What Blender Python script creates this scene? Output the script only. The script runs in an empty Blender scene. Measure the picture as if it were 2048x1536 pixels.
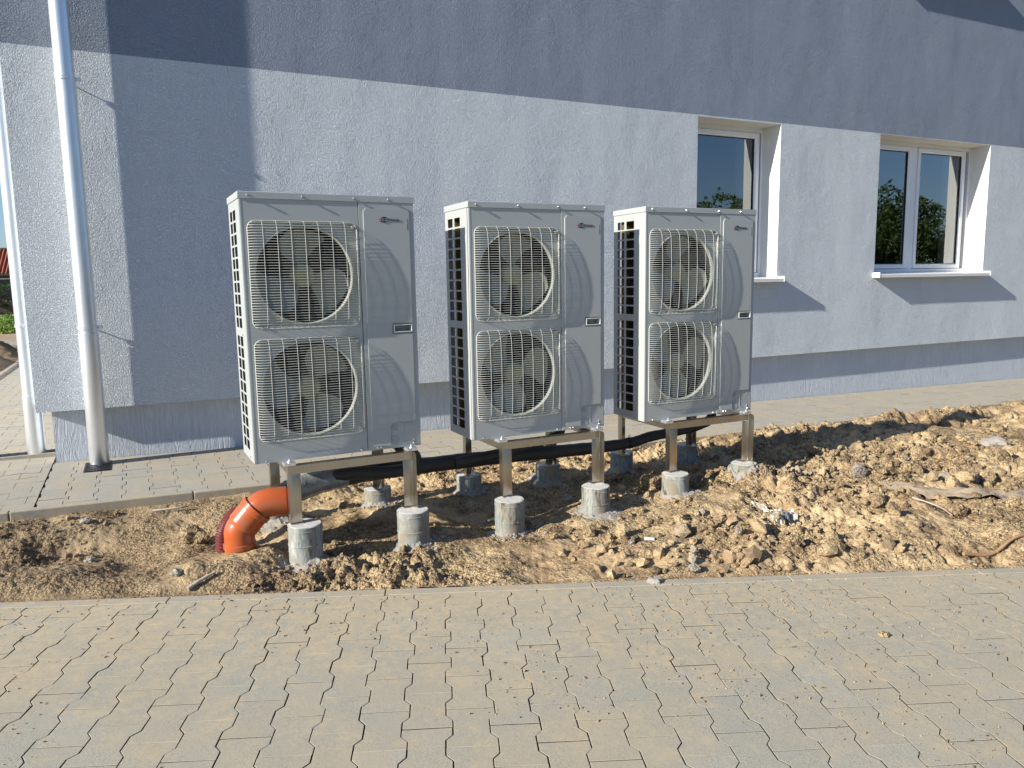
import bpy, bmesh, math, random
import numpy as np
from mathutils import Vector, Matrix, noise as mnoise
from bpy_extras import mesh_utils
random.seed(7)
rng = np.random.default_rng(7)
C = bpy.context.scene
COL = C.collection
PI = math.pi

# ------------------------------------------------------------------ camera, light, exposure
CAM = Vector((0.0, -6.4719, 1.3175))
F, YAW, PITCH, ROLL = 1523.735, 0.45913, 0.13516, -0.01594
_cy, _sy, _cp, _sp, _cr, _sr = math.cos(YAW), math.sin(YAW), math.cos(PITCH), math.sin(PITCH), math.cos(ROLL), math.sin(ROLL)
_fw = Vector((_sy, _cy, 0)); _rt = Vector((_cy, -_sy, 0)); _up = Vector((0, 0, 1))
FW = _fw * _cp - _up * _sp; _u2 = _up * _cp + _fw * _sp
RT = _rt * _cr + _u2 * _sr; UP = _u2 * _cr - _rt * _sr
cd = bpy.data.cameras.new('camera'); cam = bpy.data.objects.new('camera', cd); COL.objects.link(cam)
cd.sensor_width = 36; cd.lens = 36 * F / 2048; cd.clip_start = 0.05; cd.clip_end = 2000
m = Matrix((RT, UP, -FW)).transposed().to_4x4(); m.translation = CAM; cam.matrix_world = m
C.camera = cam

SUN = Vector((1, 0.129, -0.475)).normalized()
W = bpy.data.worlds.new('World'); C.world = W; W.use_nodes = True
nt = W.node_tree; nt.nodes.clear()
sky = nt.nodes.new('ShaderNodeTexSky'); sky.sky_type = 'NISHITA'; sky.sun_disc = False
sky.sun_elevation = math.asin(-SUN.z); sky.sun_rotation = math.atan2(-SUN.x, -SUN.y)
sky.altitude = 200; sky.air_density = 1.0; sky.dust_density = 0.6; sky.ozone_density = 3.0
bg = nt.nodes.new('ShaderNodeBackground'); bg.inputs[1].default_value = 0.076
wo = nt.nodes.new('ShaderNodeOutputWorld')
wb = nt.nodes.new('ShaderNodeMix'); wb.data_type = 'RGBA'; wb.blend_type = 'MULTIPLY'; wb.inputs[0].default_value = 1; wb.inputs[7].default_value = (.88, .98, 1.16, 1)   # clear, deep blue day
nt.links.new(sky.outputs[0], wb.inputs[6]); nt.links.new(wb.outputs[2], bg.inputs[0]); nt.links.new(bg.outputs[0], wo.inputs[0])
sl = bpy.data.lights.new('sun', 'SUN'); so = bpy.data.objects.new('sun', sl); COL.objects.link(so)
sl.energy = 5.0; sl.angle = math.radians(0.53); sl.color = (1.0, 0.945, 0.83)
so.rotation_euler = SUN.to_track_quat('-Z', 'Y').to_euler(); so.location = (-20, -5, 15)
vs = C.view_settings; vs.view_transform = 'Standard'; vs.look = 'None'; vs.gamma = 1; vs.use_curve_mapping = False
vs.exposure = 0.72
C.cycles.max_bounces = 8

# ------------------------------------------------------------------ helpers
def tag(o, label=None, cat=None, group=None, kind=None):
    if label: o['label'] = label
    if cat: o['category'] = cat
    if group: o['group'] = group
    if kind: o['kind'] = kind
    return o
def empty(name, loc=(0, 0, 0), rz=0, **k):
    o = bpy.data.objects.new(name, None); COL.objects.link(o); o.location = loc; o.rotation_euler = (0, 0, rz)
    o.empty_display_size = 0.1
    return tag(o, **k)
def link(name, me, parent=None, **k):
    o = bpy.data.objects.new(name, me); COL.objects.link(o)
    if parent: o.parent = parent
    return tag(o, **k)
class MB:
    def __init__(s): s.v = []; s.f = []; s.m = []
    def add(s, vs, fs, mi=0):
        n = len(s.v); s.v += [tuple(v) for v in vs]; s.f += [tuple(i + n for i in f) for f in fs]; s.m += [mi] * len(fs); return s
    def box(s, x0, x1, y0, y1, z0, z1, b=0.0, mi=0):
        if b <= 0:
            v = [(x, y, z) for z in (z0, z1) for y in (y0, y1) for x in (x0, x1)]
            return s.add(v, [(0, 2, 3, 1), (4, 5, 7, 6), (0, 1, 5, 4), (2, 6, 7, 3), (0, 4, 6, 2), (1, 3, 7, 5)], mi)
        bm = bmesh.new(); bmesh.ops.create_cube(bm, size=1)
        for q in bm.verts: q.co = ((x0 + x1) / 2 + q.co.x * (x1 - x0), (y0 + y1) / 2 + q.co.y * (y1 - y0), (z0 + z1) / 2 + q.co.z * (z1 - z0))
        bmesh.ops.bevel(bm, geom=list(bm.edges), offset=b, segments=2, profile=0.5, affect='EDGES')
        return s.bm(bm, mi)
    def bm(s, bm, mi=0):
        bm.verts.ensure_lookup_table(); bm.verts.index_update()
        s.add([q.co[:] for q in bm.verts], [[q.index for q in f.verts] for f in bm.faces], mi); bm.free(); return s
    def tube(s, pts, r, n=12, cap=True, mi=0):
        pts = [Vector(q) for q in pts]; rs = r if hasattr(r, '__len__') else [r] * len(pts)
        rings = []; up = None
        for i, q in enumerate(pts):
            t = (pts[min(i + 1, len(pts) - 1)] - pts[max(i - 1, 0)]).normalized()
            if up is None: up = Vector((0, 0, 1)) if abs(t.z) < .9 else Vector((0, 1, 0))
            a = t.cross(up).normalized(); up = a.cross(t).normalized()
            rings.append([q + (a * math.cos(2 * PI * k / n) + up * math.sin(2 * PI * k / n)) * rs[i] for k in range(n)])
        v = [x for rg in rings for x in rg]; f = []
        for i in range(len(rings) - 1):
            for k in range(n):
                a, b = i * n + k, i * n + (k + 1) % n; f.append((a, b, b + n, a + n))
        if cap: f.append(tuple(range(n))[::-1]); f.append(tuple((len(rings) - 1) * n + k for k in range(n)))
        return s.add(v, f, mi)
    def plate(s, outer, holes, fn, d, mi=0):
        """flat plate with holes: 2-D loops, fn(u,v,depth)->xyz, thickness d"""
        bm = bmesh.new(); es = []; loops = [outer] + holes
        for L in loops:
            vv = [bm.verts.new((a, b, 0)) for a, b in L]
            es += [bm.edges.new((vv[i], vv[(i + 1) % len(vv)])) for i in range(len(vv))]
        bmesh.ops.triangle_fill(bm, edges=es, use_beauty=True, use_dissolve=False)
        bm.verts.ensure_lookup_table(); bm.verts.index_update()
        V = [q.co.xy[:] for q in bm.verts]; Fs = [[q.index for q in f.verts] for f in bm.faces]; bm.free()
        s.add([fn(a, b, 0) for a, b in V], Fs, mi)
        for L in loops:
            n = len(L); vv = [fn(a, b, 0) for a, b in L] + [fn(a, b, d) for a, b in L]
            s.add(vv, [(i, (i + 1) % n, (i + 1) % n + n, i + n) for i in range(n)], mi)
        return s
    def mesh(s, name, mats, smooth=21, recalc=True):
        me = bpy.data.meshes.new(name); me.from_pydata(s.v, [], s.f)
        for q in (mats if isinstance(mats, (list, tuple)) else [mats]): me.materials.append(q)
        if any(s.m): me.polygons.foreach_set('material_index', s.m)
        if recalc:
            bm = bmesh.new(); bm.from_mesh(me); bmesh.ops.recalc_face_normals(bm, faces=bm.faces); bm.to_mesh(me); bm.free()
        if smooth:
            me.polygons.foreach_set('use_smooth', [True] * len(me.polygons)); me.set_sharp_from_angle(angle=math.radians(smooth))
        me.update(); return me
    def build(s, name, mats, parent=None, smooth=21, **k): return link(name, s.mesh(name, mats, smooth), parent, **k)
def rrect(x0, x1, z0, z1, r, n=5):
    L = []
    for cx, cz, a in ((x1 - r, z1 - r, 0), (x0 + r, z1 - r, 90), (x0 + r, z0 + r, 180), (x1 - r, z0 + r, 270)):
        for k in range(n + 1):
            t = math.radians(a + 90 * k / n); L.append((cx + r * math.cos(t), cz + r * math.sin(t)))
    return L
def circ(cx, cz, r, n=40): return [(cx + r * math.cos(2 * PI * k / n), cz + r * math.sin(2 * PI * k / n)) for k in range(n)]
def spline(pts, n=8):
    P = [Vector(q) for q in pts]; P = [2 * P[0] - P[1]] + P + [2 * P[-1] - P[-2]]; out = []
    for i in range(1, len(P) - 2):
        for k in range(n):
            t = k / n; a, b, c, d = P[i - 1:i + 3]
            out.append(0.5 * ((2 * b) + (c - a) * t + (2 * a - 5 * b + 4 * c - d) * t * t + (3 * b - a - 3 * c + d) * t ** 3))
    return out + [P[-2]]
G = -0.0181                                    # the ground falls gently to the right
def gz(x): return G * x
def copy_tree(o, parent=None):
    c = o.copy(); COL.objects.link(c); c.parent = parent
    for ch in [q for q in CHILD.get(o.name, [])]: copy_tree(ch, c)
    return c

# ------------------------------------------------------------------ materials
class N:
    def __init__(s, name):
        s.mt = bpy.data.materials.new(name); s.mt.use_nodes = True; s.t = s.mt.node_tree; s.t.nodes.clear()
        s.out = s.new('ShaderNodeOutputMaterial'); s.p = s.new('ShaderNodeBsdfPrincipled'); s.l(s.p.outputs[0], s.out.inputs[0])
        s.geo = s.new('ShaderNodeNewGeometry'); s.pos = s.geo.outputs['Position']
    def new(s, t, **k):
        n = s.t.nodes.new(t)
        for a, b in k.items(): setattr(n, a, b)
        return n
    def l(s, a, b): s.t.links.new(a, b)
    def objpos(s): s.pos = s.new('ShaderNodeTexCoord').outputs['Object']; return s
    def scale(s, x, y, z):
        n = s.new('ShaderNodeMapping'); n.inputs['Scale'].default_value = (x, y, z); s.l(s.pos, n.inputs[0]); return n.outputs[0]
    def noise(s, sc, det=3, rough=.55, vec=None, dist=0):
        n = s.new('ShaderNodeTexNoise'); n.inputs['Scale'].default_value = sc; n.inputs['Detail'].default_value = det
        n.inputs['Roughness'].default_value = rough; n.inputs['Distortion'].default_value = dist
        s.l(vec or s.pos, n.inputs['Vector']); return n.outputs['Fac']
    def voro(s, sc, vec=None, feat='F1'):
        n = s.new('ShaderNodeTexVoronoi', feature=feat); n.inputs['Scale'].default_value = sc; s.l(vec or s.pos, n.inputs['Vector']); return n
    def ramp(s, fac, stops, interp='LINEAR'):
        n = s.new('ShaderNodeValToRGB'); e = n.color_ramp.elements; n.color_ramp.interpolation = interp
        while len(e) < len(stops): e.new(0.5)
        for i, (p, c) in enumerate(stops):
            e[i].position = p; e[i].color = (*(c if hasattr(c, '__len__') else (c, c, c)), 1)
        s.l(fac, n.inputs[0]); return n.outputs[0]
    def math(s, op, a, b=None, c=None, clamp=False):
        n = s.new('ShaderNodeMath', operation=op, use_clamp=clamp)
        for i, q in enumerate((a, b, c)):
            if q is None: continue
            if isinstance(q, (int, float)): n.inputs[i].default_value = q
            else: s.l(q, n.inputs[i])
        return n.outputs[0]
    def mix(s, fac, a, b, mode='MIX'):
        n = s.new('ShaderNodeMix', data_type='RGBA', blend_type=mode)
        for i, q in ((0, fac), (6, a), (7, b)):
            if isinstance(q, (int, float)): n.inputs[i].default_value = q
            elif isinstance(q, tuple): n.inputs[i].default_value = (*q, 1)
            else: s.l(q, n.inputs[i])
        return n.outputs[2]
    def bump(s, h, st, dist, prev=None):
        n = s.new('ShaderNodeBump'); n.inputs['Strength'].default_value = st; n.inputs['Distance'].default_value = dist
        s.l(h, n.inputs['Height'])
        if prev is not None: s.l(prev, n.inputs['Normal'])
        return n.outputs[0]
    def done(s, color=None, rough=.6, metal=0.0, normal=None, spec=None):
        p = s.p
        for k, q in (('Base Color', color), ('Roughness', rough), ('Metallic', metal), ('Specular IOR Level', spec)):
            if q is None: continue
            if isinstance(q, (int, float)): p.inputs[k].default_value = q
            elif isinstance(q, tuple): p.inputs[k].default_value = (*q, 1)
            else: s.l(q, p.inputs[k])
        if normal is not None: s.l(normal, p.inputs['Normal'])
        return s.mt
def simple(name, col, rough=.6, metal=0, var=.12, sc=6, bs=0, bd=.001, bsc=80, spec=None):
    n = N(name); k = n.noise(sc, 4)
    c = n.ramp(k, [(.3, tuple(x * (1 - var) for x in col)), (.7, tuple(min(1, x * (1 + var)) for x in col))])
    nm = n.bump(n.noise(bsc, 3), bs, bd) if bs else None
    return n.done(c, rough, metal, nm, spec)

def stucco(name, col):
    n = N(name)
    a = n.noise(62, 2.5, .55, dist=.35)
    ridge = n.math('ABSOLUTE', n.math('SUBTRACT', a, .5))
    h1 = n.ramp(ridge, [(0, 1), (.10, .15), (.3, 0)])
    h2 = n.noise(28, 3, .6)
    nm = n.bump(h1, .9, .0065)
    nm = n.bump(h2, .45, .004, nm)
    nm = n.bump(n.noise(3.4, 3), .6, .04, nm); nm = n.bump(n.noise(1.05, 2, .5, vec=n.scale(1, 1, .45)), .8, .15, nm)
    c = n.mix(n.noise(1.1, 4, .6), tuple(x * .93 for x in col), tuple(min(1, x * 1.06) for x in col))
    c = n.mix(n.ramp(n.noise(4.5, 5, .7, vec=n.scale(1, 1, .4)), [(.58, 0), (.75, .22)]), c, tuple(x * .82 for x in col))
    return n.done(c, .85, 0, nm, .25)
M = {}
M['light_stucco'] = stucco('light_stucco', (.67, .72, .77))
M['dark_stucco'] = stucco('dark_stucco', (.275, .318, .40))
M['reveal'] = simple('white_reveal_plaster', (.72, .71, .68), .8, bs=.2, bd=.001, bsc=60, var=.03)
n = N('plinth_plaster')
v = n.scale(14, 14, 1.6); v2 = n.scale(1, 1, .35)
tr = n.noise(1.5, 4, .6, vec=v, dist=1.8)
h = n.ramp(tr, [(.3, 0), (.48, .8), (.54, .3), (.7, 1)])
nm = n.bump(h, .8, .006); nm = n.bump(n.noise(5, 4), .4, .01, nm)
M['plinth'] = n.done(n.mix(n.noise(2.5, 4), (.45, .49, .55), (.57, .61, .66)), .85, 0, nm, .25)
M['unit_paint'] = simple('off_white_powder_coat', (.385, .405, .40), .38, var=.02, sc=3, bs=.05, bd=.0004, bsc=300, spec=.4)
M['unit_white'] = simple('white_wire_coating', (.60, .61, .57), .55, var=.02)
M['shroud'] = simple('fan_shroud_paint', (.33, .345, .31), .5, var=.04)
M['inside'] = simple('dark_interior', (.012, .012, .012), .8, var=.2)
M['blade'] = simple('grey_green_fan_plastic', (.185, .20, .165), .5, var=.06)
M['hub'] = simple('yellowish_fan_hub', (.22, .23, .13), .5, var=.06)
n = N('coil_fins'); n.objpos()
w = n.new('ShaderNodeTexWave', wave_type='BANDS', bands_direction='Z'); w.inputs['Scale'].default_value = 22; n.l(n.pos, w.inputs[0])
w2 = n.new('ShaderNodeTexWave', wave_type='BANDS', bands_direction='X'); w2.inputs['Scale'].default_value = 120; n.l(n.pos, w2.inputs[0])
c = n.ramp(w.outputs['Fac'], [(.1, (.09, .045, .014)), (.5, (.34, .19, .06)), (.9, (.20, .14, .04))])
M['coil'] = n.done(n.mix(n.noise(7, 3), c, (.16, .13, .035)), .5, .3, n.bump(w2.outputs['Fac'], .5, .001))
M['screw'] = simple('zinc_screw', (.55, .57, .6), .3, .9, var=.1)
M['logo_dark'] = simple('logo_dark_print', (.02, .02, .03), .5); M['logo_red'] = simple('logo_red_print', (.55, .06, .05), .5)
n = N('stainless_steel'); 
st = n.noise(9, 4, .6, vec=n.scale(1, 1, .25)); gr = n.noise(260, 2, .5, vec=n.scale(1, 1, .05))
M['steel'] = n.done(n.mix(st, (.36, .32, .27), (.56, .52, .46)), n.math('MULTIPLY_ADD', st, .25, .16), 1.0, n.bump(gr, .12, .0006))
M['galv_bolt'] = simple('bright_zinc', (.78, .80, .82), .3, .85, var=.08)
def galvp(name, col, r0):
    n = N(name); k = n.noise(16, 4, .6, vec=n.scale(1, 1, .35)); k2 = n.noise(2.2, 3)
    return n.done(n.mix(k, tuple(x * .9 for x in col), tuple(min(1, x * 1.05) for x in col)), n.math('MULTIPLY_ADD', k2, .22, r0), .82, n.bump(n.noise(3, 2), .2, .01))
M['zinc'] = galvp('zinc_downpipe', (.80, .82, .84), .27)
n = N('concrete_footing')
a = n.noise(11, 5, .65, vec=n.scale(1, 1, .22)); b = n.noise(6, 4, .6, dist=.6)
c = n.ramp(a, [(.34, (.07, .065, .055)), (.43, (.30, .285, .245)), (.48, (.15, .19, .19)), (.53, (.34, .335, .30)), (.60, (.24, .26, .25)), (.70, (.46, .44, .39))])
c = n.mix(n.ramp(b, [(.5, 0), (.60, .9)]), c, (.25, .21, .155))
sp = n.noise(90, 3)
M['footing'] = n.done(c, .72, 0, n.bump(sp, .4, .002, n.bump(b, .4, .01)), .3)
n = N('footing_top_concrete'); M['footing_top'] = n.done(n.mix(n.noise(40, 4), (.42, .41, .38), (.62, .60, .56)), .9, 0, n.bump(n.noise(60, 4), .6, .004))
n = N('spilled_concrete'); M['spill'] = n.done(n.mix(n.noise(12, 5, .65), (.17, .145, .115), (.42, .39, .345)), .9, 0, n.bump(n.noise(70, 5, .7), .9, .008))
n = N('black_pipe_insulation'); M['insul'] = n.done(n.mix(n.noise(5, 3), (.022, .022, .024), (.045, .045, .047)), .58, 0, n.bump(n.noise(14, 3, vec=n.scale(1, 1, 1)), .35, .008), .5)
n = N('stretch_film'); M['film'] = n.done(n.mix(n.noise(30, 4, vec=n.scale(4, 1, 1)), (.10, .105, .11), (.40, .42, .43)), .22, .2, n.bump(n.noise(60, 3, vec=n.scale(3, .6, .6)), .7, .004))
n = N('orange_drain_plastic'); M['orange'] = n.done(n.mix(n.ramp(n.noise(14, 5, .7), [(.45, 0), (.7, 1)]), (.43, .088, .022), (.33, .12, .06)), n.math('MULTIPLY_ADD', n.noise(9, 4), .3, .14), 0, n.bump(n.noise(25, 2), .06, .003), .5)
M['red_plastic'] = simple('red_corrugated_plastic', (.15, .028, .028), .5, var=.1)
M['black_plastic'] = simple('black_plastic', (.02, .02, .022), .45, var=.15)
M['cast'] = simple('dark_cast_grate', (.035, .036, .04), .5, .4, bs=.3, bd=.002, bsc=120)
M['blue'] = simple('blue_plastic', (.03, .13, .42), .4)
M['pvc'] = simple('white_window_pvc', (.80, .81, .83), .3, var=.015, spec=.5)
M['sill'] = simple('white_aluminium_sill', (.80, .80, .78), .4, var=.02)
M['gasket'] = simple('black_gasket', (.02, .02, .02), .5)
n = N('curtain_cloth'); M['curtain'] = n.done(n.mix(n.noise(3, 2), (.60, .59, .50), (.72, .70, .60)), .9)
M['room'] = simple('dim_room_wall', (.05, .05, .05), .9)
n = N('window_glass')
gl = n.new('ShaderNodeBsdfGlossy'); gl.inputs['Roughness'].default_value = 0.0; gl.inputs[0].default_value = (.92, .96, 1, 1)
trn = n.new('ShaderNodeBsdfTransparent'); trn.inputs[0].default_value = (.74, .77, .72, 1)
fr = n.new('ShaderNodeFresnel'); fr.inputs[0].default_value = 1.5
w = n.noise(1.3, 1); n.l(n.bump(w, .02, .02), gl.inputs['Normal'])
mx = n.new('ShaderNodeMixShader'); n.l(n.math('MULTIPLY_ADD', fr.outputs[0], 1.7, .12, clamp=True), mx.inputs[0]); n.l(trn.outputs[0], mx.inputs[1]); n.l(gl.outputs[0], mx.inputs[2]); n.l(mx.outputs[0], n.out.inputs[0])
M['glass'] = n.mt

def paving(name, cold, warm, sandcol, sandiness, near=False):
    n = N(name)
    oi = n.new('ShaderNodeObjectInfo')
    base = n.ramp(oi.outputs['Random'], [(0, cold), (.35, tuple((a + b) / 2 for a, b in zip(cold, warm))), (.7, warm), (1, tuple(x * (1.0 if name == 'kerb_concrete' else 1.10) for x in cold))])
    sp = n.noise(330, 2, .7); big = n.noise(1.7, 4, .6)
    c = n.mix(n.ramp(sp, [(.36, 1), (.5, 0)]), base, tuple(x * .62 for x in cold))
    c = n.mix(n.ramp(sp, [(.6, 0), (.72, .6)]), c, tuple(min(1, x * 1.5) for x in warm))
    st = n.noise(5.5, 6, .7)
    if near:                                   # more sand tracked out beside the bed
        sx = n.new('ShaderNodeSeparateXYZ'); n.l(n.pos, sx.inputs[0])
        vv = n.math('ADD', n.math('MULTIPLY', n.math('SUBTRACT', sx.outputs[0], 1.368), .3635), n.math('MULTIPLY', n.math('ADD', sx.outputs[1], 3.2), .9316))
        st = n.math('ADD', st, n.math('MULTIPLY', n.math('ADD', vv, 1.1, None, True), .21))
    st2 = n.noise(26, 5, .7)
    wear = n.ramp(n.noise(2.6, 4, .62), [(.42, 0), (.62, 1)])
    c = n.mix(n.math('MULTIPLY', wear, .38), c, tuple(x * .9 for x in sandcol))
    mask = n.math('MULTIPLY', n.ramp(st, [(.50 - sandiness, 0), (.66 - sandiness, 1)]), n.ramp(st2, [(.40, 0), (.62, 1)]))
    c = n.mix(n.math('MULTIPLY', mask, .75), c, sandcol)
    nm = n.bump(sp, .5, .0016); nm = n.bump(st2, .3, .003, nm)
    nm = n.bump(n.noise(60, 3), .3, .0015, nm)
    return n.done(c, .9, 0, nm, .2)
SAND = (.52, .415, .265)
M['front_paver'] = paving('grey_concrete_paver', (.378, .362, .30), (.408, .378, .302), SAND, .02, True)
M['rear_paver'] = paving('pale_concrete_paver', (.385, .365, .32), (.415, .385, .32), SAND, -.03)
M['kerb'] = paving('kerb_concrete', (.385, .358, .30), (.385, .358, .30), SAND, .06)
n = N('joint_sand'); M['joint'] = n.done(n.mix(n.ramp(n.noise(14, 4), [(.45, 0), (.62, 1)]), (.045, .038, .03), (.20, .155, .10)), .95, 0, n.bump(n.noise(200, 3), .6, .003))

M['flank'] = simple('dirty_stone_flank', (.085, .072, .055), .95, var=.3, sc=20)
def soilmat(name, clod=False):
    n = N(name)
    a = n.noise(2.3, 5, .62); b = n.noise(9, 6, .7); f = n.noise(120, 4, .7); g2 = n.noise(420, 2, .6)
    c = n.mix(n.ramp(a, [(.40, 0), (.60, 1)]), (.29, .20, .115), (.58, .43, .25))
    c = n.mix(n.ramp(b, [(.46, 0), (.66, .85)]), c, (.66, .505, .295))
    c = n.mix(n.ramp(b, [(.32, .9), (.45, 0)]), c, (.13, .09, .055))
    c = n.mix(n.ramp(f, [(.3, .5), (.44, 0)]), c, (.17, .12, .07))
    c = n.mix(n.ramp(g2, [(.56, 0), (.70, .55)]), c, (.66, .54, .36))
    c = n.mix(n.ramp(n.noise(1.7, 4, .6, vec=n.scale(1, 1.3, 1)), [(.52, 0), (.64, .45)]), c, (.34, .215, .13))
    if clod:
        r = n.new('ShaderNodeAttribute', attribute_name='tone').outputs['Fac']
        c = n.mix(n.ramp(r, [(0, 1), (.22, .1), (.24, 0)]), c, (.20, .145, .095))
        c = n.mix(n.ramp(r, [(.955, 0), (.96, .7), (1, .8)]), c, (.36, .33, .29))
    # darker damp earth towards the left end of the bed, where it is gravelly topsoil
    sx = n.new('ShaderNodeSeparateXYZ'); n.l(n.pos, sx.inputs[0])
    left = n.ramp(n.math('MULTIPLY_ADD', n.noise(1.4, 3), 1.6, n.math('MULTIPLY', sx.outputs[0], -1.0)), [(.25, 0), (.95, 1)])
    c = n.mix(n.math('MULTIPLY', left, .5), c, (.20, .15, .10))
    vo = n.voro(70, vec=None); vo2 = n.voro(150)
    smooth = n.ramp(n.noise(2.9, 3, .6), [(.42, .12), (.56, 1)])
    c = n.mix(n.math('MULTIPLY', smooth, n.ramp(vo.outputs['Distance'], [(.45, 0), (.8, .75)])), c, (.085, .055, .03))  # gaps between the crumbs coloured dark, standing in for their shade
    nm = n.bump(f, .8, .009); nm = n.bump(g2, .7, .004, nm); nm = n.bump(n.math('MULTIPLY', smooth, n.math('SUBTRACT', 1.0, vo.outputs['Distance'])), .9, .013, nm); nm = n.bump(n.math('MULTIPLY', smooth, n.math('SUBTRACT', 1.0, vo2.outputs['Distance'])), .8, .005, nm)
    return n.done(c, .95, 0, nm, .12)
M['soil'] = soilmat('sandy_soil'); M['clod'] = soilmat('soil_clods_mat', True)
n = N('grey_stone'); M['stone'] = n.done(n.mix(n.noise(30, 5), (.20, .18, .155), (.36, .335, .30)), .8, 0, n.bump(n.noise(60, 4), .5, .004))
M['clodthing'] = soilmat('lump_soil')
n = N('dirty_cloth'); M['cloth'] = n.done(n.mix(n.noise(12, 5, .7), (.20, .15, .10), (.42, .34, .25)), .9, 0, n.bump(n.noise(40, 4), .6, .006))
n = N('dirty_film'); M['rag'] = n.done(n.mix(n.ramp(n.noise(22, 4), [(.42, 0), (.6, 1)]), (.32, .25, .17), (.66, .62, .55)), .5, 0, n.bump(n.noise(30, 3), .5, .005))
M['wood'] = simple('weathered_stick', (.33, .19, .10), .8, bs=.4, bd=.003, bsc=60)
M['wood_grey'] = simple('grey_driftwood', (.42, .36, .29), .8, bs=.4, bd=.003, bsc=60)
M['white_scrap'] = simple('white_scrap', (.75, .75, .72), .5)
M['asphalt'] = simple('asphalt', (.07, .075, .085), .85, var=.2, bs=.4, bd=.003, bsc=100)
M['path'] = simple('concrete_path', (.36, .33, .28), .85, var=.1)
M['bare'] = simple('bare_earth', (.36, .26, .16), .95, var=.25, sc=1.5)
n = N('field_ground'); M['field'] = n.done(n.mix(n.ramp(n.noise(.15, 5), [(.4, 0), (.6, 1)]), (.07, .10, .03), (.26, .21, .12)), .95, 0, n.bump(n.noise(6, 4), .5, .05))
M['roof_tile'] = simple('red_roof_tile', (.36, .10, .045), .75, var=.2, sc=20)
M['house_wall'] = simple('dark_house_wall', (.10, .085, .07), .9)
M['far_window'] = simple('far_window_glass', (.03, .04, .05), .1)
def leafmat(name, a, b):
    n = N(name); oi = n.new('ShaderNodeObjectInfo'); c = n.mix(n.noise(4, 4, .7), a, b)
    n.done(c, .6, 0, None, .2); n.p.inputs['Transmission Weight'].default_value = 0
    tl = n.new('ShaderNodeBsdfTranslucent'); n.l(c, tl.inputs[0]); mx = n.new('ShaderNodeMixShader'); mx.inputs[0].default_value = .3
    n.l(n.p.outputs[0], mx.inputs[1]); n.l(tl.outputs[0], mx.inputs[2]); n.l(mx.outputs[0], n.out.inputs[0]); return n.mt
M['hedge'] = leafmat('hedge_leaf', (.03, .07, .018), (.07, .13, .03)); M['bush'] = leafmat('bush_leaf', (.16, .28, .04), (.32, .42, .09))
M['tree'] = leafmat('tree_leaf', (.045, .085, .02), (.13, .19, .05)); M['bark'] = simple('bark', (.12, .09, .07), .9)

# ------------------------------------------------------------------ ground, far setting
def sheet(name, pts, z, mat, kind='structure', dz=None):
    me = bpy.data.meshes.new(name); me.from_pydata([(x, y, z if dz is None else dz(x)) for x, y in pts], [], [tuple(range(len(pts)))]); me.materials.append(mat)
    return link(name, me, kind=kind)
sheet('ground', [(-500, -500), (500, -500), (500, 500), (-500, 500)], -.62, M['field'])
MBb = MB(); MBb.box(-60, -.2, 9.5, 60, -.5, .0); MBb.build('terrain', M['bare'], smooth=0, kind='structure')
sheet('far_path', [(-40, 12.75), (-.3, 12.75), (-.3, 15.4), (-40, 15.4)], .045, M['path'])
sheet('far_road', [(-60, 27), (-.3, 27), (-.3, 35), (-60, 35)], .02, M['asphalt'])
sheet('far_verge', [(-40, 15.4), (-.3, 15.4), (-.3, 24), (-40, 24)], .03, M['bare'])

# ------------------------------------------------------------------ the building
XL, XR, BD, ZTOP = -.686, 16.0, 9.0, 7.0
BAND = 2.990
W1 = (5.40, 6.565, 1.285, 2.975); W2 = (8.17, 10.30, 1.31, 2.985); W3 = (8.17, 10.30, 4.85, 6.45)
bld = empty('house', (XL, 0, 0), label='large rendered house with dark grey upper band and pale grey lower wall', cat='house')
def off(mb):                                   # everything of the house is written in world coordinates
    mb.v = [(x - XL, y, z) for x, y, z in mb.v]; return mb
def wallgrid(x0, x1, z0, z1, wins, y=0.0):
    xs = sorted({x0, x1, *[q for w in wins for q in w[:2]]}); zs = sorted({z0, z1, *[min(max(q, z0), z1) for w in wins for q in w[2:]]})
    mb = MB()
    for a, b in zip(xs, xs[1:]):
        for c, d in zip(zs, zs[1:]):
            mx_, mz_ = (a + b) / 2, (c + d) / 2
            if any(w[0] < mx_ < w[1] and w[2] < mz_ < w[3] for w in wins): continue
            mb.add([(a, y, c), (b, y, c), (b, y, d), (a, y, d)], [(0, 1, 2, 3)])
    return mb
ZI = .41                                       # lower edge of the insulation
off(wallgrid(XL, XR, ZI, BAND, [W1, W2]).add([(XL, 0, ZI), (XL, BD, ZI), (XL, BD, BAND), (XL, 0, BAND)], [(0, 1, 2, 3)])
    .add([(XL, 0, ZI), (XR, 0, ZI), (XR, .5, ZI), (XL, .5, ZI)], [(0, 1, 2, 3)]).add([(XL, .5, ZI), (XL + .5, .5, ZI), (XL + .5, BD, ZI), (XL, BD, ZI)], [(0, 1, 2, 3)])).build('lower_wall', M['light_stucco'], bld, 0, label='pale grey rendered lower wall')
off(wallgrid(XL, XR, BAND, ZTOP, [W3]).add([(XL, 0, BAND), (XL, BD, BAND), (XL, BD, ZTOP), (XL, 0, ZTOP)], [(0, 1, 2, 3)])
    .add([(XR, 0, -.5), (XR, BD, -.5), (XR, BD, ZTOP), (XR, 0, ZTOP)], [(0, 1, 2, 3)]).add([(XL, BD, -.5), (XR, BD, -.5), (XR, BD, ZTOP), (XL, BD, ZTOP)], [(0, 1, 2, 3)])).build('upper_wall', M['dark_stucco'], bld, 0, label='dark blue-grey rendered upper wall')
off(MB().box(XL - .02, XR + .02, -.02, BD, ZTOP, ZTOP + .12)).build('roof', M['zinc'], bld, 0)
REC = .09
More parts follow.
